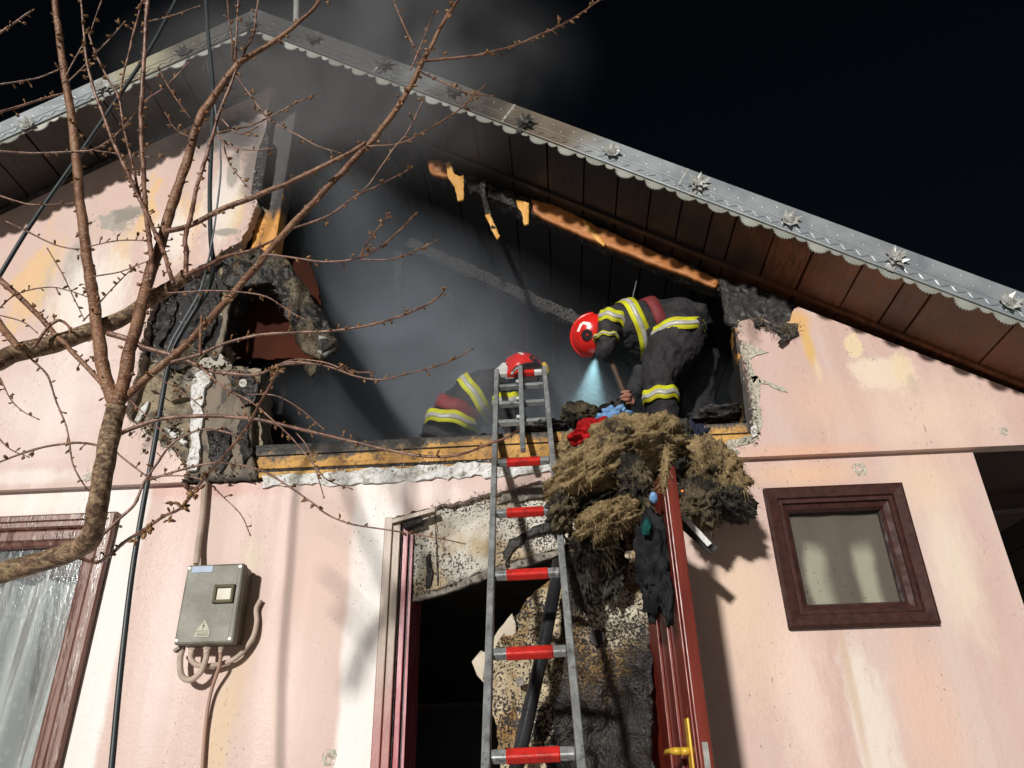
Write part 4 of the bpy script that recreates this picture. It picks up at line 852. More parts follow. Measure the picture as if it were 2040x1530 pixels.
# ------------------------------------------------------------------ mineral wool and cloth piled over the door and sill
def ico(sub):
    bm = bmesh.new(); bmesh.ops.create_icosphere(bm, subdivisions=sub, radius=1.0); bm.verts.ensure_lookup_table()
    V = [v.co.copy() for v in bm.verts]; Fs = [[v.index for v in f.verts] for f in bm.faces]; bm.free(); return V, Fs
ICO = {k: ico(k) for k in (3, 4, 5)}
def lump(name, px, py, Y, rx, rz, ry, rot, mat, label, cat, amp=.34, fs=2.2, seed=0, fibres=900, flen=.022, sub=5, fold=0.0, fine=.05):
    c = at(px, py, Y); k = px_size(c); V, Fs = ICO[sub]; ca, sa = math.cos(R_(rot)), math.sin(R_(rot)); r = random.Random(seed); out = []
    for v in V:
        p = Vector((v.x*.65, v.y, v.z*1.75)) * fs + Vector((seed*7.3, seed*3.1, 0))
        d = 1 + amp * fbm(p, 5) + amp*.5*(1 - 2*abs(fbm(p*1.7 + Vector((9,4,2)), 4))) + fine * fbm(p*9, 3)
        if fold: d += fold * math.sin(v.x*7 + 3*fbm(p*.8, 2) + v.z*4)
        x, y, z = v.x*rx*k*d, v.y*ry*d, v.z*rz*k*d
        out.append(c + Vector((x*ca - z*sa, y, x*sa + z*ca)))
    b = MB().add(out, Fs); n0 = len(out)
    if fibres:
        for i in range(fibres):
            f = Fs[r.randrange(len(Fs))]; p = (out[f[0]]+out[f[1]]+out[f[2]])/3; nrm = (out[f[1]]-out[f[0]]).cross(out[f[2]]-out[f[0]])
            if nrm.length < 1e-12: continue
            nrm.normalize(); tg = Vector((r.gauss(0,1), r.gauss(0,1), r.gauss(-.5,1))); tg = (tg - nrm*tg.dot(nrm)).normalized()
            L = flen * r.uniform(.4, 1.5); d = (tg + nrm*r.uniform(.0,.5)).normalized(); sd = d.cross(nrm).normalized() * r.uniform(.0008,.0022)
            m_ = p + d*L*.55 + Vector((0,0,-L*.08)); e = p + d*L + Vector((0,0,-L*.35))
            b.add([p-sd-nrm*.003, p+sd-nrm*.003, m_+sd*.7, m_-sd*.7, e], [(0,1,2,3),(3,2,4)])
    return tagged(b.build(name, mat, None, True), label, cat)
W_ = 'mineral_wool_batt'; WC = 'mineral wool'
lump(W_,1262,893,-.36,88,46,.20,8,M_wool,'topmost tan wool clump lying over the sill','mineral wool',.36,2.4,1,3200,.026)
lump(W_,1180,936,-.54,90,38,.15,26,M_wool,'large folded tan wool batt hanging left of the door','mineral wool',.30,1.9,2,3200,.026)
lump(W_,1212,1034,-.60,66,30,.11,20,M_wool,'lower tan wool lobe with a dark gap above it','mineral wool',.30,2.3,3,2600,.026)
lump(W_,1120,1015,-.52,24,44,.10,-12,M_woolgrey,'sooty wool edge touching the right ladder rail','mineral wool',.40,2.6,4,700)
lump(W_,1184,990,-.44,66,30,.10,24,M_woolblack,'black lump put in for the shaded gap between the two tan wool lobes','mineral wool',.34,2.4,31,300)  # near-black lump added, its colour stands in for shade in the gap
lump(W_,1132,893,-.12,17,32,.06,-14,M_wool,'small wool tuft beside the red cloth','mineral wool',.32,2.4,5,450)
lump(W_,1428,935,-.34,34,62,.12,38,M_wool,'layered tan wool batt right of the red door','mineral wool',.40,2.6,6,2400,.04)
lump(W_,1448,998,-.30,48,25,.11,-34,M_woolblack,'blackened wool lump hanging right of the door','mineral wool',.42,2.8,7,900)
lump(W_,1330,905,-.22,52,62,.16,10,M_woolblack,'black wool lump under the topmost clump','mineral wool',.34,2.2,8,700)  # near-black lump filling the hollow below the clump
lump(W_,1392,1000,-.30,34,46,.10,25,M_woolgrey,'brown sooty wool tuft just right of the door edge','mineral wool',.45,2.8,9,700,.04)
lump(W_,1180,1088,-.50,34,26,.08,-8,M_woolgrey,'grey wool shreds dangling above the blackened sheet','mineral wool',.50,3.2,10,900,.05)
lump(W_,1152,1130,-.42,20,66,.05,4,M_woolblack,'long burnt wool strand hanging beside the right rail','mineral wool',.45,3.0,11,600,.04)
lump(W_,1262,960,-.60,26,60,.08,14,M_woolgrey,'grey streaked wool strip across the middle of the pile','mineral wool',.45,3.0,12,700,.04)
lump(W_,1222,1130,-.36,22,50,.06,-12,M_woolblack,'burnt wool flap on the upper blackened sheet','mineral wool',.45,3.0,17,400,.03)
lump('wool_tuft',1325,930,-.80,7,42,.02,-12,M_wool,'thin twisted wool wisp hanging over the red door','mineral wool',.4,3.2,13,260,.03,4)
lump('wool_tuft',1315,838,-.16,20,12,.05,40,M_wool,'pointed wool tip sticking up by the boot','mineral wool',.4,2.8,14,260,.03,4)
lump('charred_debris',1155,828,.20,34,20,.10,-10,M_woolgrey,'smoking grey debris heap inside the sill','debris',.35,2.6,15,260,.02,4)
lump('charred_debris',1215,822,.26,38,12,.10,14,M_char,'dark charred plank end behind the blue towel','debris',.3,2.2,16,0,.02,4)
lump('charred_debris',1085,852,.05,40,10,.07,-4,M_char,'low charcoal ridge behind the ladder top','debris',.4,2.6,19,0,.02,4)
lump('charred_debris',1430,828,.12,48,14,.08,4,M_char,'charred rubble at the right end of the sill','debris',.45,2.8,20,0,.02,4)
lump('red_garment',1180,866,-.20,40,24,.09,16,M_redcloth,'crumpled red garment on the sill','garment',.30,1.8,21,0,sub=5,fold=.12)
lump('blue_towel',1222,836,-.12,31,20,.07,8,M_bluecloth,'crumpled pale blue towel beside the red garment','towel',.30,2.0,22,500,.012,fold=.16)
lump('navy_garment',1372,880,-.22,34,34,.09,-30,M_navy,'dark navy garment on the right of the pile','garment',.34,2.0,23,0,fold=.14)
lump('dark_garment',1302,1120,-.70,32,98,.05,-4,M_darkcloth,'scorched black garment hanging down the red door','garment',.26,1.8,24,0,fold=.10)
lump('dark_garment',1330,1190,-.78,10,48,.02,-4,M_darkcloth,'torn black strip trailing on the red door','garment',.4,2.6,25,0,sub=4)
lump('teal_scrap',1288,1050,-.78,9,16,.02,-14,M_teal,'small teal fabric scrap on the black garment','fabric scrap',.3,2.2,26,0,sub=3)
lump('blue_scrap',1302,992,-.80,7,10,.02,10,M_bluecloth,'small blue fabric scrap left of the door edge','fabric scrap',.3,2.2,27,0,sub=3)
tagged(MB().bar(at(1362,1030,-.42), at(1414,1086,-.42), .022, .008).build('white_strip', M_foam, None, bevel=.002), 'white plastic strip sticking out below the wool', 'strip')
tagged(MB().bar(at(1352,1034,-.40), at(1424,1098,-.40), .045, .012).build('charred_lath', M_char, None, bevel=.002), 'charred lath behind the white strip', 'lath')
tagged(MB().bar(at(1088,1012,-.50), at(1106,988,-.50), .02, .02).build('charred_lath', M_char, None, bevel=.002), 'charred stub poking out by the right ladder rail', 'lath')
t = NT('glowing_ember'); t.b.inputs['Emission Color'].default_value = (1,.12,.02,1); t.b.inputs['Emission Strength'].default_value = 4; M_ember = t.fin((.3,.03,.01), .8)
lump('ember',1359,978,-.46,1.6,1.6,.004,0,M_ember,'tiny glowing ember in the black wool','ember',.2,2,28,0,sub=3)

# ------------------------------------------------------------------ cherry tree between the camera and the house
tree = thing('cherry_tree', 'bare budding fruit tree with red brown branches in front of the house', 'tree')
def ydep(x, y):                                  # how far the crown stands from the wall at each place
    return -1.80 + .10*math.sin(x*.004 + 1) + .10*math.sin(y*.005) + .00012*(x-250)
BR = [  # (diameter start, diameter end, depth change along it, bark, points)
 (46,40,-.30,'o',[(-160,1190),(-60,1160),(0,1142),(69,1122),(137,1100),(176,1078),(190,1045),(194,1010),(209,929),(223,850),(232,806)]),
 (30,12,.05,'b',[(232,815),(220,785),(206,740),(194,654),(185,586),(174,516),(161,412),(151,309),(141,223),(127,137),(115,51),(107,-20)]),
 (30,14,.10,'b',[(234,810),(244,771),(254,723),(271,654),(285,596),(302,534),(312,508),(329,456),(347,395),(371,326),(388,268),(402,226),(422,199),(453,154),(477,124)]),
 (13,6,.12,'b',[(474,126),(515,100),(566,69),(618,24),(645,-10)]),
 (18,11,.16,'b',[(228,822),(247,795),(299,747),(360,696),(412,644),(480,565),(520,520),(583,446),(652,374),(730,292),(778,233),(820,168),(840,127)]),
 (10,5,.10,'b',[(838,130),(868,75),(892,31),(922,-15)]),
 (12,9,.06,'b',[(328,462),(377,450),(446,415),(535,381),(618,343),(700,302),(728,284)]),
 (46,26,.12,'o',[(-140,760),(-60,735),(0,718),(34,704),(103,686),(172,664),(206,652),(257,626),(309,589),(343,569),(371,546)]),
 (12,5,.10,'t',[(368,549),(412,530),(456,510),(508,496),(552,476)]),
 (12,6,-.06,'t',[(371,546),(372,500),(369,480),(381,429),(391,377),(408,319),(422,275),(436,223),(460,172),(470,140)]),
 (11,5,-.10,'t',[(345,566),(329,510),(302,446),(285,412),(254,343),(226,285),(206,230),(185,172),(172,120),(168,69),(160,-15)]),
 (12,9,-.05,'t',[(300,560),(302,525),(292,429),(285,326),(281,223),(287,120),(292,34),(296,-20)]),
 (7,4,-.04,'t',[(290,420),(281,401),(261,316),(244,240),(237,196),(213,154),(189,103),(175,62)]),
 (5,4,.03,'t',[(238,190),(261,86),(275,34),(287,-15)]),
 (6,4,-.05,'t',[(467,122),(470,100),(472,51),(476,-15)]),(5,4,-.08,'t',[(463,120),(463,90),(456,34),(452,-15)]),(5,4,.05,'t',[(480,122),(492,95),(504,69),(517,-15)]),
 (7,4,.10,'t',[(840,122),(885,118),(957,108),(1012,96),(1070,72),(1135,41),(1200,-4)]),
 (6,4,-.05,'t',[(836,114),(806,55),(778,-15)]),(4,3,-.06,'t',[(818,140),(847,69),(866,20)]),
 (5,3,.05,'t',[(838,140),(847,148),(892,168),(933,185),(981,192)]),(5,3,.08,'t',[(735,292),(799,285),(854,257),(909,223),(943,192),(966,170)]),
 (3,3,-.05,'t',[(716,384),(737,364),(782,299),(813,261),(844,196)]),(6,3,.06,'t',[(585,455),(620,443),(662,425),(713,388),(744,374),(792,350),(822,332)]),
 (14,6,.14,'t',[(215,664),(261,678),(285,692),(336,706),(377,720),(412,737),(463,744),(515,746),(560,728),(610,722)]),
 (5,3,.06,'t',[(540,738),(574,722),(647,729),(708,749),(757,756),(794,749),(855,734),(904,717),(941,695)]),
 (4,3,.10,'t',[(545,732),(586,716),(647,722),(696,739),(745,742)]),
 (8,4,.10,'t',[(340,722),(395,706),(446,685),(515,668),(600,661),(672,658),(721,651),(770,639),(843,612),(875,590),(888,573)]),
 (5,4,.10,'t',[(512,524),(530,508),(574,512),(647,522),(713,514),(757,492),(804,452),(830,424)]),(4,3,.04,'t',[(716,512),(735,479),(757,450),(776,424)]),(4,2.5,.04,'t',[(718,517),(782,516),(831,499),(870,479)]),
 (11,5,.14,'t',[(232,868),(247,860),(292,843),(343,833),(412,829),(491,833),(549,843),(618,860),(700,879),(774,897),(859,910),(921,904),(982,882),(1014,870),(1035,855)]),
 (8,3,.05,'t',[(190,1078),(233,1039),(268,1005),(288,960),(312,926),(343,884),(377,864),(405,855),(446,860),(482,872)]),
 (6,3,.10,'t',[(292,958),(364,936),(436,922),(515,936),(566,963),(618,998),(652,1025),(700,1044),(774,1056),(872,1072),(924,1083)]),
 (3.5,2.5,.05,'t',[(298,950),(364,948),(412,960),(446,991),(480,1025),(498,1065)]),
 (9,6,-.55,'t',[(150,1108),(192,1120),(220,1105),(247,1080),(292,1053),(326,1029),(360,1012),(390,975),(412,946),(443,912),(491,853),(515,809),(542,761),(554,735)]),
 (13,10,.04,'b',[(-30,530),(0,558),(51,603),(113,668),(165,723),(206,768)]),(20,14,-.05,'b',[(-40,600),(0,648),(36,692)]),
 (5,3,.10,'t',[(55,708),(93,747),(113,802),(134,857),(144,919),(161,956),(182,984)]),(6,5,.06,'t',[(206,890),(172,883),(137,883),(86,891),(41,905),(-20,928)]),
 (3.5,2.5,.0,'t',[(-15,730),(0,754),(21,795),(45,819),(76,835)]),(3.5,2.5,.0,'t',[(-15,860),(21,895),(56,910)]),
 (6,4,.05,'t',[(-20,228),(0,223),(51,209),(103,192),(134,184)]),(5,4,0,'t',[(-15,76),(30,45),(66,20)]),(3.5,3,0,'t',[(-15,170),(69,156),(122,137)]),
 (5,3,.06,'t',[(-15,301),(69,305),(148,302),(192,295),(240,261),(285,206),(329,172),(375,126)]),(3,2.5,.03,'t',[(190,300),(275,311),(324,312)]),
 (3,2.5,0,'t',[(182,60),(206,-10)]),(3,2.5,0,'t',[(190,105),(220,75),(248,44)]),(3,2.5,0,'t',[(290,44),(343,31),(398,12)]),(3.5,2.5,0,'t',[(132,152),(148,120),(166,88)]),(3.5,2.5,0,'t',[(135,163),(178,120)]),
 (3,2.5,.02,'t',[(380,236),(343,185),(316,136)]),(3,2.5,.02,'t',[(386,276),(350,257),(329,225)]),
 (4.5,3,.10,'t',[(468,150),(498,189),(535,237),(583,264),(635,292),(677,305)]),(4.5,3,.10,'t',[(432,266),(470,256),(508,247),(583,209),(630,187)]),(4,3,.05,'t',[(440,236),(470,264),(491,264),(512,253)]),
 (3.5,2.5,.06,'t',[(430,268),(463,290),(498,299),(543,295)]),(3.5,2.5,.06,'t',[(434,272),(443,281),(456,323),(480,357),(502,382)]),
 (4,3,0,'t',[(-15,386),(34,401),(69,408),(144,405)]),(4,3,.02,'t',[(10,440),(45,456),(79,474),(120,491),(161,496),(192,487),(240,479),(289,479)]),
 (3,2.5,.05,'t',[(94,494),(127,551),(148,596),(168,636)]),(3.5,2.5,.02,'t',[(182,552),(240,541),(293,521)]),(3.5,2.5,.02,'t',[(165,640),(199,603),(240,558),(272,526)]),
 (3.5,2.5,.02,'t',[(-15,628),(34,586),(96,572),(137,579),(170,590)]),(3,2.5,.02,'t',[(-10,626),(45,641),(73,662)]),(8,5,-.04,'t',[(66,692),(96,654),(117,639),(136,650),(140,668)]),
 (3,2.5,.05,'t',[(250,790),(264,802),(326,864),(371,926)]),(3,2.5,.05,'t',[(300,745),(364,781),(412,820)]),(5,2.5,.10,'t',[(400,732),(446,771),(498,799),(539,833),(583,874),(628,929),(652,956),(700,974)]),
 (5,3.5,.03,'t',[(226,890),(237,905),(275,936),(296,952)]),(4.5,3,.08,'t',[(330,584),(412,579),(480,582),(535,593),(583,624),(620,642)]),(7,5,.02,'t',[(398,708),(399,665),(402,628)]),
 (3,2.5,.05,'t',[(490,786),(549,788),(600,816),(644,854)]),(3,2.5,.05,'t',[(440,770),(480,800),(500,850)]),(3,2.5,.05,'t',[(590,862),(612,890),(630,940),(645,990)]),
]
KM = {'o': M_barkold, 'b': M_bark, 't': M_twig}
UVB = []
for j in range(1, 4):
    for i in range(6): UVB.append(Vector((math.sin(math.pi*j/4)*math.cos(i*math.pi/3), math.sin(math.pi*j/4)*math.sin(i*math.pi/3), math.cos(math.pi*j/4))))
UVB = [Vector((0,0,1))] + UVB + [Vector((0,0,-1.15))]
UVF = [(0,1+i,1+(i+1)%6) for i in range(6)] + [(1+j*6+i,7+j*6+i,7+j*6+(i+1)%6,1+j*6+(i+1)%6) for j in range(2) for i in range(6)] + [(19,13+(i+1)%6,13+i) for i in range(6)]
def bud(b, c, d, L, w):
    d = Vector(d).normalized(); a = Vector((0,-1,0)); a = (a - d*a.dot(d)).normalized(); e = d.cross(a)
    b.add([c + d*(v.z*-L) + a*(v.x*w) + e*(v.y*w) for v in UVB], UVF)
rt = random.Random(42)
for bi, (d0, d1, dy, kind, pts) in enumerate(BR):
    n = len(pts); P3 = []; first = None
    for i, (x, y) in enumerate(pts):
        f_ = i / (n - 1)
        Y = ydep(x, y) + dy * f_
        p = at(x, y, Y); w = (d0 + (d1 - d0) * f_) * px_size(p) / 2 * (.86 if kind == 't' else .94)
        P3.append((p.x, p.y, p.z, w))
    C = catmull(P3, .0095 if kind != 'o' else .014)
    pp = [Vector(c[:3]) for c in C]; rr = [max(.0008, c[3]) for c in C]
    # knots and a little crookedness
    for i in range(1, len(pp)-1):
        q = fbm((pp[i].x*16, pp[i].z*16, bi*3.7), 2)
        pp[i] = pp[i] + Vector((q*.3, fbm((pp[i].x*9, bi, pp[i].z*9), 2)*.8, fbm((pp[i].z*16, bi*1.9, 4), 2)*.3)) * min(rr[i]*1.2, .006)
        rr[i] *= 1 + .10*q + (.22 if (i + bi*3) % 9 == 0 and kind == 't' else 0)
    if kind == 't' or d1 < 8:
        rr[-1] *= .5
    br = MB().tube(pp, rr, 14 if kind == 'o' else (10 if kind == 'b' else 7), True, .10 if kind == 'o' else .05, bi).build('trunk' if bi in (0,) else 'branch', KM[kind], tree, True)
    bb = MB(); i = rt.randrange(3, 9); gap = {'t': 2.2, 'b': 3.2, 'o': 30}[kind]
    while i < len(pp) - 1:
        t_ = (pp[i+1] - pp[i-1]).normalized(); sd = Vector((rt.gauss(0,1), rt.gauss(0,.6), rt.gauss(.1,1))); sd = (sd - t_*sd.dot(t_)).normalized()
        if kind == 'o': break
        m_ = rt.choice([1,1,2,3,4,5]) if rt.random() < .75 else 1
        k = px_size(pp[i]); base = pp[i] + sd*rr[i]*.8; sp = (sd + t_*.5).normalized()
        ln = rt.choice([0, 0, 2, 5, 9]) * k
        if ln: bb.tube([pp[i], base + sp*ln], [k*1.4, k*1.1], 5)
        for _ in range(m_):
            dr = (sp + Vector((rt.gauss(0,.55), rt.gauss(0,.55), rt.gauss(0,.55)))).normalized(); L = k*rt.uniform(2.4, 5.6)
            bud(bb, base + sp*ln + dr*L*.75, dr, L, L*rt.uniform(.42,.6))
        i += max(2, int(rt.expovariate(1/gap)) + 2)
    bud(bb, pp[-1], (pp[-1]-pp[-2]), px_size(pp[-1])*4, px_size(pp[-1])*1.8)
    o = bb.build('buds', M_bud, br, True); o['kind'] = 'stuff'
# thick bud clusters on the near twig
bb = MB()
for (x, y, m_) in [(345,1000,7),(365,1010,8),(385,985,8),(300,1050,6),(335,1035,6),(398,975,5),(412,948,4),(292,1060,6),(545,750,6),(555,738,5),(268,1075,4)]:
    c = at(x, y, ydep(x, y) - .40); k = px_size(c)
    for _ in range(m_):
        dr = Vector((rt.gauss(0,1), rt.gauss(0,.7), rt.gauss(0,1))).normalized(); L = k*rt.uniform(5, 8); bud(bb, c + dr*L*1.1, dr, L, L*.5)
o = bb.build('bud_cluster', M_bud, tree, True); o['kind'] = 'stuff'

# ------------------------------------------------------------------ the two firefighters in the attic
def ring(px, py, Y, ra, rb, ax, n=20, grow=0.0):
    """closed ring round (px, py, Y): half width ra pixels across, rb metres deep; ax = its axis in the picture (dx, dy)"""
    c = at(px, py, Y); k = px_size(c); t_ = (RGT*ax[0] - UPV*ax[1]); t_.y *= .35; t_.normalize(); d = Vector((0,1,0)); d = (d - t_*d.dot(t_)).normalized(); nn_ = t_.cross(d)
    a_, b_ = ra*k + grow, rb + grow
    return [c + nn_*(a_*math.cos(2*math.pi*i/n)) + d*(b_*math.sin(2*math.pi*i/n)) for i in range(n)]
def limb(b, rings, n=20):
    """rings: (px, py, Y, ra, rb)"""
    R3 = catmull([tuple(r_) for r_ in rings], 14) if False else rings
    V = []
    for i, r_ in enumerate(R3):
        p, q = R3[max(i-1,0)], R3[min(i+1,len(R3)-1)]
        ax = (q[0]-p[0], q[1]-p[1]); L = math.hypot(*ax) or 1
        V += ring(r_[0], r_[1], r_[2], r_[3], r_[4], (ax[0]/L, ax[1]/L), n)
    k = len(R3)
    Fs = [(i*n+j, i*n+(j+1)%n, (i+1)*n+(j+1)%n, (i+1)*n+j) for i in range(k-1) for j in range(n)]
    c0 = sum((Vector(v) for v in V[:n]), Vector())/n; c1 = sum((Vector(v) for v in V[-n:]), Vector())/n
    t0_ = (c0 - sum((Vector(v) for v in V[n:2*n]), Vector())/n); t1_ = (c1 - sum((Vector(v) for v in V[-2*n:-n]), Vector())/n)
    V += [c0 + t0_.normalized()*.02, c1 + t1_.normalized()*.02]; a, e = len(V)-2, len(V)-1
    Fs += [(a,(j+1)%n,j) for j in range(n)] + [(e,(k-1)*n+j,(k-1)*n+(j+1)%n) for j in range(n)]
    b.add(V, Fs)
def stripe(name, px, py, Y, ra, rb, ax, wpx, mat, parent, off=0.0, grow=.012, n=48, wob=0):
    """a band lying round the body; off pixels along its axis"""
    L = math.hypot(*ax); ax = (ax[0]/L, ax[1]/L); V = []
    for u_ in (-.5, 0, .5):
        V += ring(px + ax[0]*(off + u_*wpx), py + ax[1]*(off + u_*wpx), Y, ra, rb, ax, n, grow + (.0015 if u_ == 0 else 0))
    for i, v in enumerate(V): V[i] = v + Vector((0,0,1))*(.006*math.sin(i % n * .8) + wob*fbm((v.x*12, v.y*12, v.z*12), 2))
    me = MB().add(V, [(i*n+j, i*n+(j+1)%n, (i+1)*n+(j+1)%n, (i+1)*n+j) for i in range(2) for j in range(n)])
    o = me.build(name, mat, parent, True); s_ = o.modifiers.new('solid', 'SOLIDIFY'); s_.thickness = .004; s_.offset = 0; return o
def tape(px, py, Y, ra, rb, ax, w_, parent, **k):
    stripe('yellow_tape', px, py, Y, ra, rb, ax, w_, M_yel, parent, **k)
    k = dict(k); k['grow'] = k.get('grow', .012) + .004
    stripe('silver_tape', px, py, Y, ra, rb, ax, w_*.36, M_sil, parent, **k)
def person_body(name, b, mat, parent, voxel=.009):
    o = b.build(name, mat, parent, True)
    r_ = o.modifiers.new('remesh', 'REMESH'); r_.mode = 'VOXEL'; r_.voxel_size = voxel; r_.use_smooth_shade = True
    s_ = o.modifiers.new('smooth', 'SMOOTH'); s_.factor = .5; s_.iterations = 3
    tx = bpy.data.textures.new('cloth_folds', 'CLOUDS'); tx.noise_scale = .075; tx.noise_depth = 2
    d_ = o.modifiers.new('folds', 'DISPLACE'); d_.texture = tx; d_.strength = .034; d_.mid_level = .5; d_.texture_coords = 'LOCAL'
    return o
def helmet(parent, px, py, Y, crown, face, scale=1.0, sticker=True, ez=-.012):
    c = at(px, py, Y); C_ = Vector(crown).normalized(); F_ = Vector(face); F_ = (F_ - C_*F_.dot(C_)).normalized(); S_ = C_.cross(F_)
    if S_.y > 0: S_ = -S_                                        # S_: the side turned to the camera
    def G(f, s_, z): return c + (F_*f + S_*s_ + C_*z) * scale
    RF, RS, RZ = .140, .118, .140
    def surf(th, ph, g=1.0):
        z = math.cos(th); r_ = math.sin(th); lf = RF*(1.04 if math.cos(ph) < 0 else 1.0)
        return G(lf*r_*math.cos(ph)*g, RS*r_*math.sin(ph)*g, RZ*z*g)
    nt, npn = 16, 40; V = []
    for i in range(nt+1):
        for j in range(npn):
            ph = 2*math.pi*j/npn; tm = 1.62 + .42*(1-math.cos(ph))/2 + .14*math.sin(ph)**2
            V.append(surf(tm*i/nt if i else .001, ph))
    Fs = [(i*npn+j, i*npn+(j+1)%npn, (i+1)*npn+(j+1)%npn, (i+1)*npn+j) for i in range(nt) for j in range(npn)]
    sh = MB().add(V, Fs).build('helmet', M_helmet, parent, True); so = sh.modifiers.new('solid', 'SOLIDIFY'); so.thickness = .005; so.offset = 0
    # crest, rim, ear plates, sticker, visor, lamp
    MB().tube([surf(th, 0 if th >= 0 else math.pi, 1.0) if False else surf(abs(th), 0 if th > 0 else math.pi, 1.012) for th in np.linspace(-1.5, 1.35, 24)], .012, 8).build('crest', M_helmet, sh, True)
    rim = [surf(1.62 + .42*(1-math.cos(ph))/2 + .14*math.sin(ph)**2, ph, 1.01) for ph in np.linspace(0, 2*math.pi, 49)]
    MB().tube(rim, .006, 8, False).build('rim', M_helmblack, sh, True)
    for sg in (1, -1):
        p = G(.0, sg*.112, ez); ex = S_*sg
        def disc(r_, h0, h1, n_, mat, nm, cc=p):
            b_ = MB(); A = F_.copy(); B = C_.copy(); v = [cc + ex*h0 + (A*math.cos(2*math.pi*i/n_)+B*math.sin(2*math.pi*i/n_))*r_ for i in range(n_)] + [cc + ex*h1 + (A*math.cos(2*math.pi*i/n_)+B*math.sin(2*math.pi*i/n_))*r_*.85 for i in range(n_)]
            b_.add(v, [tuple(range(n_, 2*n_)), tuple(range(n_-1,-1,-1))] + [(i,(i+1)%n_,n_+(i+1)%n_,n_+i) for i in range(n_)]).build(nm, mat, sh)
        disc(.042*scale, -.014, .010, 8, M_helmblack, 'ear_plate'); disc(.010*scale, .010, .014, 4, M_helmet, 'ear_mark')
        # chevron sticker towards the back of the shell
        def patch(quads, mat, nm):
            b_ = MB()
            for (t0_, p0_, t1_, p1_, w_) in quads:
                v = []
                for i in range(7):
                    f_ = i/6; th = t0_+(t1_-t0_)*f_; ph = p0_+(p1_-p0_)*f_
                    dth, dph = -(p1_-p0_), (t1_-t0_); L = math.hypot(dth, dph) or 1
                    for q in (-1, 1): v.append(surf(th + q*w_*dth/L, sg*(ph + q*w_*dph/L), 1.032))
                b_.add(v, [(2*i, 2*i+1, 2*i+3, 2*i+2) for i in range(6)])
            b_.build(nm, mat, sh)
        if sticker: patch([(.75, 1.75, .95, 2.25, .085), (.95, 2.25, 1.35, 2.05, .085)], M_sticker, 'sticker')
    # raised visor under the front, and the lamp beside it
    V = []
    for i in range(7):
        for j in range(13):
            th = 1.45 + .62*i/6; ph = -1.15 + 2.3*j/12; V.append(surf(th, ph, .93 + .02*i/6))
    MB().add(V, [(i*13+j, i*13+j+1, (i+1)*13+j+1, (i+1)*13+j) for i in range(6) for j in range(12)]).build('visor', M_visor, sh, True)
    return sh, G

# ---- the one on the right, bent double
ffr = thing('person', 'firefighter on the right in dark gear and red helmet bending over with a tool', 'person')
b = MB(); Y = .30
limb(b, [(1392,668,Y,34,.12),(1384,655,Y,48,.16),(1360,652,Y,56,.19),(1320,656,Y,57,.19),(1280,660,Y,58,.19),(1240,662,Y,55,.20),(1208,664,Y,45,.19),(1192,669,Y,26,.10)])
limb(b, [(1200,668,Y,20,.065),(1175,670,Y,20,.065),(1158,672,Y,22,.07)])                                                    # neck and head
limb(b, [(1168,690,Y,18,.06),(1172,702,Y,14,.05)])                                                                             # chin, turned down
limb(b, [(1366,622,.20,24,.08),(1362,648,.20,50,.14),(1345,690,.19,53,.14),(1318,728,.18,43,.125),(1312,765,.18,33,.10),(1316,800,.18,30,.09),(1324,838,.18,32,.10),(1334,880,.18,33,.11),(1342,935,.18,30,.10)])
limb(b, [(1366,650,.42,44,.12),(1392,710,.46,40,.12),(1394,770,.48,32,.10),(1392,830,.50,30,.09),(1390,900,.5,30,.10),(1390,990,.5,28,.1)])
limb(b, [(1226,632,.20,24,.08),(1215,652,.15,24,.08),(1208,682,.12,22,.07),(1208,702,.13,19,.06),(1212,714,.15,15,.045)])   # near arm
limb(b, [(1238,650,.42,28,.08),(1262,698,.44,24,.075),(1276,738,.42,22,.07),(1268,768,.36,18,.055),(1260,786,.30,13,.04)])   # far arm
limb(b, [(1262,780,.30,8,.02),(1259,793,.295,8.5,.02),(1256,806,.29,7,.018)], 12)                                                # palm
for k, fy in enumerate((779, 787, 795, 803)):
    ln = (0, 2, 1, -3)[k]
    limb(b, [(1260,fy,.28,2.7,.008),(1253,fy+1,.238,2.7,.008),(1243-ln*.3,fy+2,.224,2.6,.0075),(1235-ln,fy+4,.238,2.5,.007),(1236-ln,fy+5,.262,2.3,.0065)], 10)
limb(b, [(1256,806,.275,3.8,.011),(1247,812,.25,3.6,.0095),(1239,810,.245,3.2,.008)], 10)
hc = at(1248,795,.25)
t = NT('turnout_and_skin'); 
sub = t.new('ShaderNodeVectorMath', operation='DISTANCE'); t.link(t.co, sub.inputs[0]); sub.inputs[1].default_value = tuple(hc)
fc = at(1170,704,.28); s2 = t.new('ShaderNodeVectorMath', operation='DISTANCE'); t.link(t.co, s2.inputs[0]); s2.inputs[1].default_value = tuple(fc)
skin = t.math('MAXIMUM', t.math('LESS_THAN', sub.outputs['Value'], .05), t.math('LESS_THAN', s2.outputs['Value'], .075))
col = t.mix(t.ramp(t.noise(9), .35, .65), (.016,.0155,.018), (.030,.028,.031)); col = t.mix(skin, col, (.34,.16,.115)); t.bump(t.noise(28, 5), .6, .012)
M_body = t.fin(col, .75, 0, .3)
person_body('body', b, M_body, ffr, .006)
tape(1262,658,.30,57,.195,(-.92,.40),25,ffr); stripe('maroon_panel',1303,654,.30,56,.192,(-.93,.36),22,M_maroon,ffr)
tape(1346,672,.26,53,.20,(.12,1),23,ffr,grow=.016,wob=.004); tape(1316,792,.18,31,.095,(.10,1),25,ffr,grow=.010,wob=.004)
tape(1220,640,.165,24,.082,(-.25,1),23,ffr,grow=.010); tape(1208,674,.125,22,.072,(.0,1),8,ffr,grow=.006)
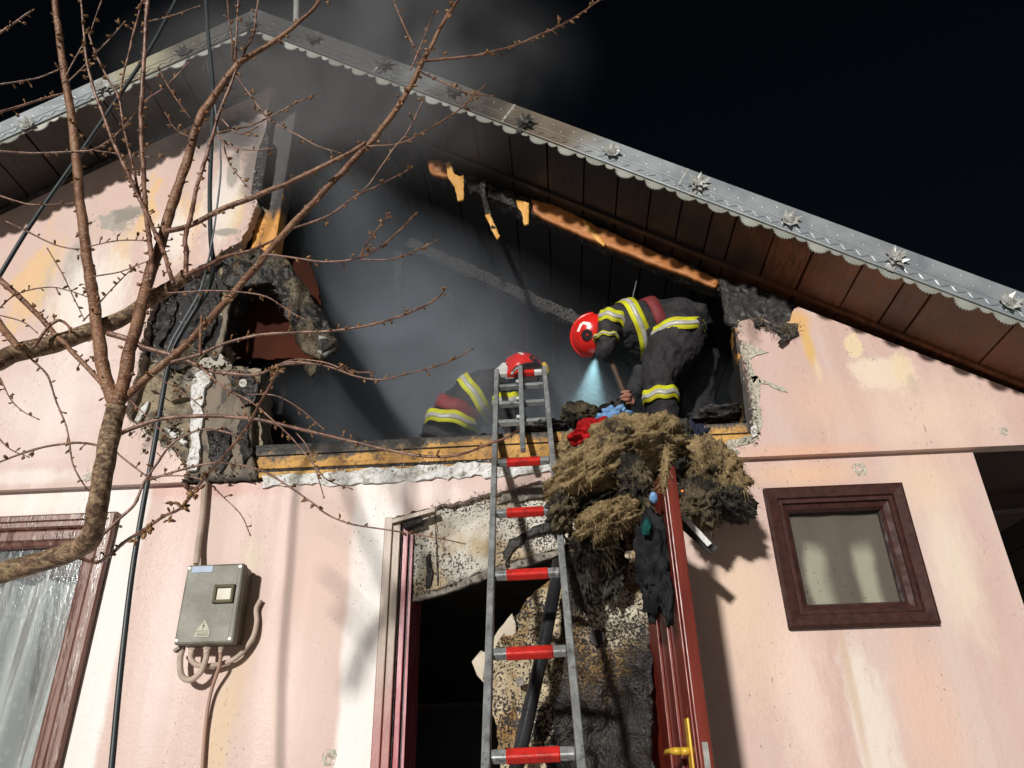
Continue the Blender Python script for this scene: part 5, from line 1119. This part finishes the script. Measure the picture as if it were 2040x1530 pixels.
shR, GR = helmet(ffr, 1182, 670, .24, (-.97,-.05,.12), (.10,.55,-1),   .84, True, .045)
MB().tube([GR(.075,.10,-.06), GR(.135,.095,-.055)], .017, 12).build('helmet_lamp', M_zincdark, shR, True)
lp = at(1186, 708, .22)
sp_d = bpy.data.lights.new('helmet_lamp_beam', 'SPOT'); sp_d.energy = 75; sp_d.color = (.62, 1.0, .96); sp_d.spot_size = R_(50); sp_d.spot_blend = 1.0; sp_d.shadow_soft_size = .012
spo = bpy.data.objects.new('helmet_lamp_beam', sp_d); sc.collection.objects.link(spo); spo.location = lp
spo.rotation_euler = (at(1170, 838, .34) - lp).to_track_quat('-Z', 'Y').to_euler(); spo.parent = ffr

# tool in his hands
P = [at(1204,688,.16), at(1216,716,.175), at(1243,782,.245), at(1254,826,.27)]
tl = MB().tube(P, [.014,.015,.0155,.015], 12).build('tool_handle', M_tool, None, True); tagged(tl, 'dark long handled tool gripped by the right firefighter', 'tool')

# ---- the one on the left, behind the ladder top
ffl = thing('person', 'firefighter on the left stooping behind the ladder top in a red helmet', 'person')
b = MB(); Y = .62
limb(b, [(868,905,Y,38,.13),(884,872,Y,46,.16),(905,838,Y,47,.17),(935,806,Y,46,.18),(968,786,Y,46,.18),(998,776,Y,40,.17),(1016,768,Y,24,.10)])
limb(b, [(1005,772,Y,22,.07),(1026,756,Y,21,.07),(1042,738,Y,22,.07)])
limb(b, [(1056,748,Y,14,.05),(1062,760,Y,11,.04)])
limb(b, [(1000,772,.46,26,.09),(1008,800,.42,25,.085),(1014,832,.42,22,.075),(1030,862,.42,19,.065),(1050,884,.42,14,.05)])
limb(b, [(985,785,.80,26,.09),(1020,830,.84,22,.08),(1060,868,.84,18,.06)])
limb(b, [(890,870,.54,42,.13),(886,940,.54,38,.12),(890,1010,.5,32,.1)]); limb(b, [(890,870,.72,42,.13),(900,940,.74,38,.12),(905,1010,.74,32,.1)])
fc = at(1060,752,.62)
t = NT('turnout_and_face'); s2 = t.new('ShaderNodeVectorMath', operation='DISTANCE'); t.link(t.co, s2.inputs[0]); s2.inputs[1].default_value = tuple(fc)
col = t.mix(t.ramp(t.noise(9), .35, .65), (.016,.0155,.018), (.030,.028,.031)); col = t.mix(t.math('LESS_THAN', s2.outputs['Value'], .06), col, (.34,.16,.115)); t.bump(t.noise(28, 5), .6, .012)
person_body('body', b, t.fin(col, .75, 0, .3), ffl, .010)
tape(948,797,.62,46,.18,(.78,-.62),25,ffl,grow=.016); tape(900,846,.58,47,.18,(.14,-1),24,ffl,grow=.016,wob=.004); stripe('maroon_panel',914,824,.60,46,.175,(.35,-1),26,M_maroon,ffl,grow=.010)
tape(1011,806,.43,25,.085,(.08,1),30,ffl,grow=.010)
shL, GL = helmet(ffl, 1046, 737, .56, (-.30,.36,1), (.78,.5,-.12), .80)
b2 = sheet('neck_cover', [(1018,722),(1030,738),(1022,752),(1000,756),(972,756),(956,744),(988,734),(1000,722)], lambda a,b_: .50, .012, M_grey, ffl, .02, .02, 12, 3, .003)
MB().tube([GL(.10,.09,.0), GL(.135,.07,-.02), GL(.14,.05,-.06)], .022, 10).build('goggle_strap', simple('yellow_goggle', (.55,.36,.03), None), shL, True)

# ------------------------------------------------------------------ smoke
def smoke(name, me, label_density, fn, color):
    o = obj(name, me); o['kind'] = 'stuff'
    m_ = bpy.data.materials.new(name); m_.use_nodes = True; t_ = m_.node_tree
    t_.nodes.remove(t_.nodes['Principled BSDF'])
    v = t_.nodes.new('ShaderNodeVolumePrincipled'); v.inputs['Color'].default_value = (*color, 1); v.inputs['Anisotropy'].default_value = .0
    T = NT.__new__(NT); T.m = m_; T.t = t_; T.n = t_.nodes; T.co = t_.nodes.new('ShaderNodeTexCoord').outputs['Object']
    t_.links.new(fn(T), v.inputs['Density']); t_.links.new(v.outputs[0], t_.nodes['Material Output'].inputs['Volume'])
    me.materials.append(m_); return o
me = MB().prism([(-1.60,3.12),(1.05,3.12),(1.05,3.60),(RX+.06,ZJ-.16),(-1.60,ZJ-.20)], .235, 2.6).mesh('attic_smoke')
def dens(T):
    n = T.noise(1.4, 5, .6, .8); x = T.sep()[0]
    b1 = T.blob3((-.85, .9, 4.05), (1.05, 2.2, 1.25), n); b2 = T.blob3((.0, .9, 3.45), (.75, 1.6, .55), n); b4 = T.blob3((-.40, .45, 3.55), (.62, .55, .55), n, .2); b3 = T.blob3((-1.35, .6, 5.0), (.7, 1.6, .8), n)
    left = T.math('ADD', T.math('MAXIMUM', T.math('MAXIMUM', b1, T.math('MAXIMUM', b4, T.math('MULTIPLY', b2, .9))), T.math('MULTIPLY', b3, .8)), .09)
    return T.math('MULTIPLY', T.math('MULTIPLY', T.ramp(n, .32, .66, .22, 1.15), left), 1.4)
smoke('smoke', me, 0, dens, (.60,.67,.77))
V, Fs = ICO[3]; cx = Vector((-1.05, -.58, 5.10)); rad = Vector((1.55, .50, 1.05))
me = MB().add([cx + Vector((v.x*rad.x, v.y*rad.y, v.z*rad.z)) for v in V], Fs).mesh('ridge_smoke')
def dens2(T):
    a = T.new('ShaderNodeVectorMath', operation='SUBTRACT'); T.link(T.co, a.inputs[0]); a.inputs[1].default_value = cx
    b_ = T.new('ShaderNodeVectorMath', operation='DIVIDE'); T.link(a.outputs[0], b_.inputs[0]); b_.inputs[1].default_value = rad
    c_ = T.new('ShaderNodeVectorMath', operation='LENGTH'); T.link(b_.outputs[0], c_.inputs[0])
    f = T.ramp(c_.outputs['Value'], .98, .15); n = T.noise(1.6, 4, .55, .6)
    return T.math('MULTIPLY', T.math('MULTIPLY', f, T.ramp(n, .32, .66)), 1.25)
smoke('smoke', me, 0, dens2, (.58,.60,.64))
